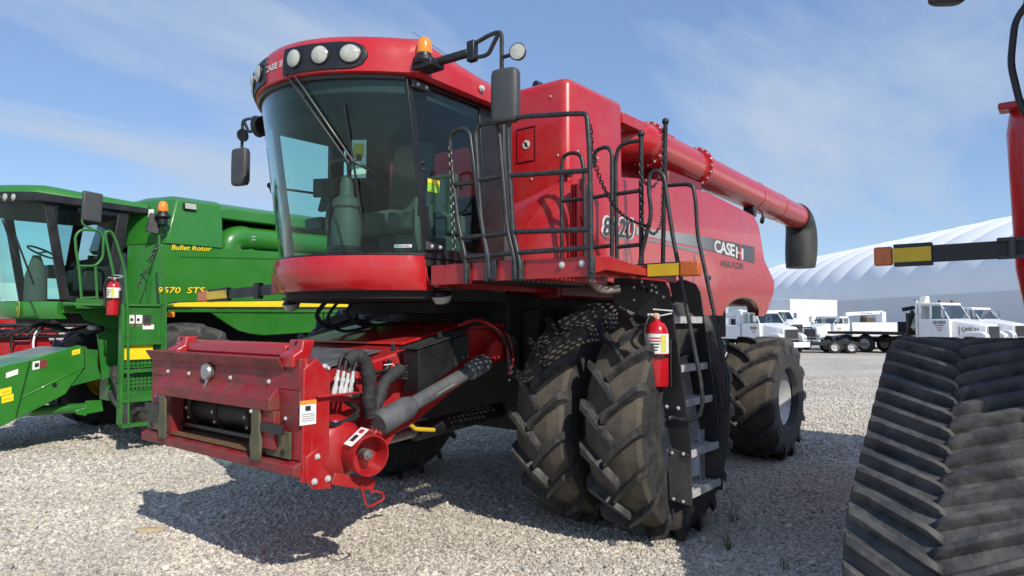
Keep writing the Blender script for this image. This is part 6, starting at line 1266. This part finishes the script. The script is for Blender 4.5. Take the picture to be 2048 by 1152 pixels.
def conventional(o, hood=1.75, roof=2.62, door_print=True, stack=True, cabm=None, w=1.05):
    m=cabm or WHITE
    # hood
    b=MB();hx=-0.25
    b.loft([[(x,-wy,0.85),(x,wy,0.85),(x,wy,zt-0.14),(x,wy*0.82,zt),(x,-wy*0.82,zt),(x,-wy,zt-0.14)] for x,wy,zt in ((hx,0.60,1.62),(hx-0.5,0.68,1.72),(-hood,0.82,1.90))]);b.build('hood',m,o,bevel=0.04,seg=3)
    for s in (-1,1):
        b=MB();b.prism([(0.0,s*0.72,0.78),(-0.05,s*0.72,1.12),(-0.30,s*0.72,1.26),(-0.95,s*0.72,1.24),(-1.35,s*0.72,1.05),(-1.45,s*0.72,0.72),(-1.25,s*0.72,0.72),(-1.05,s*0.72,1.0),(-0.55,s*0.72,1.02),(-0.35,s*0.72,0.72)],(0,s*0.36,0));b.build('fender',m,o,bevel=0.05,seg=3)
        b=MB();b.box(-0.02,0.02,min(s*0.80,s*1.02),max(s*0.80,s*1.02),0.86,1.02);b.build('headlight',LENS,o,bevel=0.02)
    b=MB();b.box(-0.24,-0.19,-0.54,0.54,0.90,1.52);gr=b.build('grille',CHR,o,bevel=0.02)
    for k in range(9):
        y=-0.46+0.115*k;b=MB();b.box(-0.19,-0.175,y-0.045,y+0.045,0.94,1.48);b.build('grille_bar',GRL,gr)
    b=MB();b.box(-0.02,0.16,-1.12,1.12,0.42,0.74);b.build('bumper',m,o,bevel=0.03)
    # cab
    x0=-hood+0.02;x1=x0-1.55
    b=MB();b.loft([[(x,-wy,z),(x,wy,z)]+[(xb,wy,z),(xb,-wy,z)] for z,x,xb,wy in ((0.75,x0,x1,1.02),(1.86,x0,x1,1.05))]);b.build('cab_lower',m,o,bevel=0.03)
    b=MB();b.box(x1,x0-0.42,-0.98,0.98,roof-0.16,roof);b.build('cab_roof',m,o,bevel=0.06,seg=3)
    b=MB();b.box(x1,x1+0.10,-1.0,1.0,1.862,roof-0.162);b.build('cab_back',m,o)
    for s in (-1,1):
        b=MB();b.hexa([(x0-0.06,s*0.97,1.862),(x0,s*0.97,1.862),(x0,s*1.03,1.862),(x0-0.06,s*1.03,1.862),(x0-0.46,s*0.90,roof-0.162),(x0-0.40,s*0.90,roof-0.162),(x0-0.40,s*0.96,roof-0.162),(x0-0.46,s*0.96,roof-0.162)]);b.build('pillar',m,o)
        b=MB();b.box(x0-0.98,x0-0.90,min(s*0.96,s*1.02),max(s*0.96,s*1.02),1.862,roof-0.162);b.build('door_post',m,o)
        b=MB();b.add([(x0-0.10,s*1.0,1.88),(x0-0.90,s*1.0,1.88),(x0-0.90,s*0.96,roof-0.17),(x0-0.46,s*0.96,roof-0.17)],[(0,1,2,3)]);b.build('side_window',TGL,o,smooth=0)
        b=MB();b.box(x0-0.22,x0-0.16,min(s*1.10,s*1.36),max(s*1.10,s*1.36),1.98,2.38);mi=b.build('mirror',CHR,o,bevel=0.01)
        b=MB();b.tube([(x0-0.2,s*1.0,2.42),(x0-0.2,s*1.22,2.44),(x0-0.2,s*1.22,1.90),(x0-0.2,s*1.0,1.9)],0.018,6);b.build('mirror_bracket',CHR,mi)
        twheel(o,-0.80,s*0.95)
        b=MB();b.box(x0-0.86,x0-0.12,s*1.052-0.004,s*1.052+0.004,0.85,1.83);dr=b.build('door',m,o)
        if door_print:
            for k,(ww,zz,mm) in enumerate(((0.42,1.55,INK),(0.34,1.42,FADE),(0.20,1.30,INK))): 
                b=MB();b.box(x0-0.49-ww/2,x0-0.49+ww/2,s*1.059-0.002,s*1.059+0.002,zz-0.022,zz+0.022);b.build('door_print',mm,dr)
    b=MB();b.add([(x0-0.01,-0.97,1.88),(x0-0.01,0.97,1.88),(x0-0.40,0.90,roof-0.17),(x0-0.40,-0.90,roof-0.17)],[(0,1,2,3)]);b.build('windscreen',TGL,o,smooth=0)
    for k in range(5):
        b=MB();b.lathe([(0.035,0),(0.03,0.05),(0.01,0.06)],(x0-0.50,-0.6+0.3*k,roof-0.005),(0,0,1),8);b.build('marker_lamp',AMBD,o)
    if stack:
        b=MB();b.cyl((x1-0.14,-0.88,0.9),(x1-0.14,-0.88,2.1),0.12,n=14);b.cyl((x1-0.14,-0.88,2.1),(x1-0.14,-0.88,2.75),0.06,n=12);b.tube([(x1-0.14,-0.88,2.75),(x1-0.18,-0.88,2.85),(x1-0.28,-0.88,2.92)],0.06,10);b.build('exhaust_stack',CHR,o)
        b=MB();b.cyl((x1-0.14,0.88,0.9),(x1-0.14,0.88,2.3),0.12,n=14);b.build('air_cleaner',CHR,o)
    b=MB();b.box(x1-5.2,-0.3,-0.42,0.42,0.58,0.82);b.build('frame_rails',BLKM,o)
    return x0,x1
def side_lettering(o,txt,x,z,w,h,y,m,sgn=-1,name='brand_lettering'):
    # sgn -1: right-hand side of the vehicle (reads towards its rear-left in the photo)
    lettering(name,txt,(lambda u,v:(x+w*u,y,z+h*v)) if sgn<0 else (lambda u,v:(x-w*u,y,z+h*v)),m,o,bold=0.03)
# 1: white conventional truck near the combine's rear fender
t=place('work_truck',14.9,36.0,66,'white conventional truck with twin grille beside the red rear fender',0.88);x0,x1=conventional(t,stack=False)
b=MB();b.box(x1-2.8,x1-0.12,-1.1,1.1,0.86,1.75);b.build('service_body',WHITE,t,bevel=0.03);b=MB();b.box(x1-0.7,x1-0.2,-0.9,-0.4,1.76,2.7);b.build('crane_post',WHITE,t,bevel=0.03);b=MB();b.bar((x1-0.45,-0.65,2.6),(x1-2.9,-0.4,2.2),0.3,0.3);b.build('crane_boom',WHITE,t,bevel=0.02)
for s in (-1,1): twheel(t,x1-1.8,s*0.92)
side_lettering(t,'SEVERS',x0-0.80,1.52,0.62,0.13,-1.062,INK)
b=MB();b.obox((x1-1.6,0.3,1.95),(0.5,0,0),(0,0.35,0),(0,0,0.2));b.build('compressor',BLKM,t,bevel=0.03)
# 2: right-hand truck: flat bed, crane folded behind the cab
t=place('flatbed_truck',23.9,33.5,60,'white flatbed truck with stacked crane behind its cab, right of the yard',1.0);x0,x1=conventional(t,stack=True,roof=2.72)
b=MB();b.box(x1-5.2,x1-0.62,-1.22,1.22,1.02,1.16);b.build('flat_bed',BLKM,t,bevel=0.01);b=MB();b.box(x1-0.62,x1-0.54,-1.1,1.1,1.02,2.2);b.build('headboard',BLK,t)
for s in (-1,1): twheel(t,x1-3.0,s*0.92);twheel(t,x1-4.2,s*0.92)
b=MB();b.bar((x1-0.34,-0.75,1.35),(x1-0.36,0.30,3.05),0.30,0.36,up=(1,0,0));b.build('crane_boom',mat('aged_white',(0.66,0.65,0.58),0.5,var=0.1),t,bevel=0.03);b=MB();b.bar((x1-0.30,0.55,1.2),(x1-0.30,0.25,3.1),0.26,0.26,up=(1,0,0));b.build('crane_jib',WHITE,t,bevel=0.03)
b=MB();b.obox((x1-1.0,-0.2,1.45),(0.30,0,0),(0,0.5,0),(0,0,0.28));b.cyl((x1-0.95,0.1,1.7),(x1-0.95,0.1,2.35),0.09,n=10);b.obox((x1-1.15,0.1,2.45),(0.3,0,0.05),(0,0.12,0),(0,0,0.10));b.build('crane_base',BLKM,t,bevel=0.02)
side_lettering(t,'SEVERS',x0-0.80,1.62,0.62,0.15,-1.062,INK);side_lettering(t,'CASE IH',-1.30,1.28,0.80,0.17,-0.80,INK);
b=MB();b.box(-1.30,-0.72,-0.803,-0.797,1.20,1.235);b.build('underline',FADE,t);b=MB();b.box(-1.42,-1.38,-0.825,-0.815,1.02,1.5);b.build('stripe_mark',INK,t)
for k in (-0.6,0.6):
    b=MB();b.lathe([(0.05,0),(0.07,0.08),(0.03,0.12)],(x0-0.7,k,2.73),(0,0,1),10);b.build('horn',BLK,t)
# 3: another white truck behind it
t=place('work_truck',28.2,37.5,62,'white truck half hidden behind the flatbed truck at the right',1.0);conventional(t,stack=False,roof=2.55,door_print=False)
for s in (-1,1): twheel(t,-6.0,s*0.92)
# 4: service truck facing left with crane on a long utility body
t=place('service_truck',18.0,41.5,158,'white crew service truck facing left, long tool body and raised crane boom',0.86);x0,x1=conventional(t,hood=1.35,stack=False,roof=2.38,door_print=True)
for s in (-1,1): twheel(t,x1-2.6,s*0.92)
b=MB();b.box(x1-4.6,x1-0.12,-1.12,1.12,0.95,1.95)
tb=b.build('tool_body',WHITE,t,bevel=0.02)
for k in range(5):
    b=MB();xx=x1-0.25-0.86*k;b.box(xx-0.80,xx,1.121,1.135,1.02,1.88);b.build('tool_locker',WHITE,tb,bevel=0.01)
b=MB();b.box(x1-4.5,x1-4.1,-0.3,0.3,1.952,2.75);cp=b.build('crane_post',WHITE,t,bevel=0.04);b=MB();b.bar((x1-4.4,0,2.70),(x1-0.7,0.0,2.55),0.24,0.26);b.build('crane_boom',WHITE,t,bevel=0.02)
lettering('boom_lettering','AUTO CRANE',lambda u,v:(x1-2.0-1.3*u,0.125,2.57+0.10*v),BLUL,t,bold=0.02);b=MB();b.obox((x1-2.6,0.3,2.12),(0.45,0,0),(0,0.3,0),(0,0,0.17));b.obox((x1-2.3,0.2,2.3),(0.15,0,0),(0,0.15,0),(0,0,0.15));b.build('engine_unit',mat('greasy_engine',(0.09,0.06,0.045),0.7,var=0.5,vscale=20),t,bevel=0.03)
lettering('brand_lettering','CASE IH',lambda u,v:(x1-3.4-1.0*u,1.137,1.06+0.2*v),INK,tb,bold=0.03)
# 5: cab truck with sleeper window behind, 6: box truck
t=place('work_truck',21.0,50.0,75,'white truck cab parked between the box truck and the service truck',1.0);conventional(t,stack=False,roof=2.58,door_print=False);b=MB();b.box(-6.0,-3.4,-1.1,1.1,0.9,1.5);b.build('deck',BLKM,t)
for s in (-1,1): twheel(t,-5.0,s*0.92)
t=place('box_truck',20.0,57.0,150,'white box truck with tall cargo box behind the other trucks',1.0);x0,x1=conventional(t,stack=False,roof=2.5,door_print=False)
b=MB();b.box(x1-6.5,x1-0.15,-1.22,1.22,0.95,3.62);b.build('cargo_box',WHITE,t,bevel=0.03)
for s in (-1,1): twheel(t,x1-4.6,s*0.92)
# 7: van at the far left under the fender
t=empty('delivery_van',RD(12.3,40.0),0);h=RH*math.cos(rad(62))-FH*math.sin(rad(62));t.rotation_euler=(0,0,math.atan2(h.y,h.x));tag(t,'white van with amber side lamp glimpsed left of the rear wheel','van')
b=MB();b.loft([[(x,-wy,zb_),(x,wy,zb_),(x,wy,zt-0.25),(x,wy*0.8,zt),(x,-wy*0.8,zt),(x,-wy,zt-0.25)] for x,wy,zb_,zt in ((0,0.80,0.45,0.95),(-0.2,0.95,0.40,1.12),(-0.95,1.0,0.40,1.30),(-1.55,0.98,0.40,2.08),(-5.2,0.98,0.40,2.1))]);b.build('body',WHITE,t,bevel=0.05,seg=3)
b=MB();b.add([(-0.97,-0.82,1.33),(-0.97,0.82,1.33),(-1.50,0.76,2.03),(-1.50,-0.76,2.03)],[(0,1,2,3)]);b.add([(-0.955,-0.82,1.345),(-0.955,0.82,1.345),(-1.49,0.76,2.05),(-1.49,-0.76,2.05)],[(0,1,2,3)]);b.build('windscreen',mat('dark_windscreen',(0.05,0.08,0.09),0.08,coat=0.8),t,smooth=0)
b=MB();b.box(-0.08,0.06,-0.95,0.95,0.35,0.60);b.build('bumper',BLK,t,bevel=0.03)
for s in (-1,1):
    b=MB();b.box(-0.04,0.03,min(s*0.55,s*0.85),max(s*0.55,s*0.85),0.68,0.86);b.build('headlight',AMBER,t,bevel=0.02)
    b=MB();b.box(-1.35,-1.2,min(s*1.02,s*1.25),max(s*1.02,s*1.25),1.25,1.5);b.build('mirror',BLK,t,bevel=0.03)
    for x in (-0.85,-4.2): twheel(t,x,s*0.88,0.72)
# utility trailer with a black pipe rail in front of the service truck
t=empty('utility_trailer',RD(17.0,38.5),0);h=RH*math.cos(rad(12))-FH*math.sin(rad(12));t.rotation_euler=(0,0,math.atan2(h.y,h.x));tag(t,'low black utility trailer with pipe rails before the service truck','trailer')
b=MB();b.box(-2.1,2.6,-0.9,0.9,0.42,0.58);b.build('deck',BLKM,t)
for x in (-2.05,-1.15,-0.25): 
    b=MB();b.box(x-0.03,x+0.03,-0.88,-0.82,0.58,1.38);b.build('rail_post',BLK,t)
b=MB();b.box(-2.08,-0.22,-0.89,-0.81,1.38,1.44);b.build('rail',BLK,t)
for x in (0.9,1.75):
    for s in (-1,1): twheel(t,x,s*0.98,0.7)
# ------------------------------------------------------------------ behind the green combine
t=empty('grain_header',(-0.9,-13.2,0));tag(t,'red harvesting attachment with black hoses seen beyond the green feeder','header')
b=MB();b.box(-2.6,2.6,-0.4,0.4,0.5,1.35);b.build('header_frame',REDF,t,bevel=0.03)
for k in range(8):
    b=MB();b.prism([(-2.4+0.65*k,0.405,0.9),(-2.2+0.65*k,0.405,1.7),(-1.95+0.65*k,0.405,1.55),(-1.9+0.65*k,0.405,0.9)],(0,0.06,0));b.build('row_bracket',REDF,t,bevel=0.01)
for k in range(3):
    b=MB();b.cyl((-2.6,0.55+0.1*k,1.45+0.12*k),(2.6,0.55+0.1*k,1.45+0.12*k),0.04,n=8);b.build('drive_tube',BLK,t)
for k in range(12):
    b=MB();x=-2.4+0.4*k;b.tube(smooth_path([(x,0.6,1.75),(x+0.15,0.75,1.35),(x+0.1,0.8,1.05),(x-0.1,0.7,0.9)]),0.022,6);b.build('hose',HOSE if k%3 else PAPER,t,smooth=60)
p=U(-40,615,'y',-16.0)
t=empty('grain_cart',(p.x,p.y-1.0,0));tag(t,'white hooded machine with red base at the far left behind the green cab','grain cart')
b=MB();b.loft([rrect(-1.6,1.6,-1.2,1.2,1.95,0.2),rrect(-1.6,1.6,-1.2,1.2,2.25,0.25),rrect(-1.3,1.1,-1.0,1.0,2.75,0.3)]);b.build('hood',WHITE,t,smooth=50)
b=MB();b.box(-1.65,1.65,-1.25,1.25,1.35,1.94);b.build('base',REDF,t,bevel=0.03)
for x in (-1.0,1.0):
    for s in (-1,1): twheel(t,x,s*1.0,1.4)
# ------------------------------------------------------------------ weeds and a flat stone
WEED=mat('weed_leaf',(0.07,0.12,0.03),0.6,var=0.25,vscale=8)
def weed(px,py,n,h,label,spread=0.08):
    g0=U(px,py,'z',0.0);root=empty('weed',g0);tag(root,label,'weed')
    rs=random.Random(px*7+py)
    for k in range(n):
        a=rs.uniform(0,6.28);l=h*rs.uniform(0.45,1.0);o=V(rs.uniform(-0.04,0.04),rs.uniform(-0.04,0.04),0);b=MB();rg=[]
        d=V(math.cos(a),math.sin(a),0);sd=V(-d.y,d.x,0);ben=rs.uniform(0.2,1.0)*spread/0.08
        for i in range(6):
            t_=i/5;p=o+V(0,0,l*(t_-0.25*ben*t_*t_))+d*(l*0.45*ben*t_*t_);w_=0.0035*(1-t_)+0.0006
            rg.append([p-sd*w_,p+V(0,0,0.001),p+sd*w_,p-V(0,0,0.001)])
        b.loft(rg);b.build('leaf_blade',WEED,root,smooth=60)
weed(1465,1045,14,0.30,'tall thin grass weed growing by the bottom of the black ladder')
weed(1455,1098,18,0.22,'bushy green weed on the gravel between tyre and track',0.12)
weed(1648,1030,5,0.12,'sparse small weed close beside the rubber track',0.1)
weed(1567,1140,8,0.16,'short grassy weed at the bottom edge of the gravel',0.1)
weed(1155,1062,5,0.06,'tiny green sprout in front of the dual tyres',0.14)
weed(946,1050,4,0.05,'tiny leafy sprout on sunlit gravel right of the feeder',0.16)
g0=U(298,1064,'z',0.0);b=MB();rg=[]
for q,z in ((1.0,0.0),(1.03,0.012),(0.92,0.024),(0.6,0.030)):
    rg.append([RH*(0.115*q*math.cos(a)*(1+0.14*math.sin(3*a)))+FH*(0.055*q*math.sin(a)*(1+0.15*math.cos(2*a)))+V(0,0,z+0.006) for a in [2*math.pi*i/22 for i in range(22)]])
b.loft(rg);o=b.build('flat_stone',mat('tan_stone',(0.46,0.36,0.22),0.85,var=0.15,vscale=20,bump=0.4,bscale=30),None,smooth=30);o.location=g0;tag(o,'flat tan slab of stone lying on the pale gravel','stone')
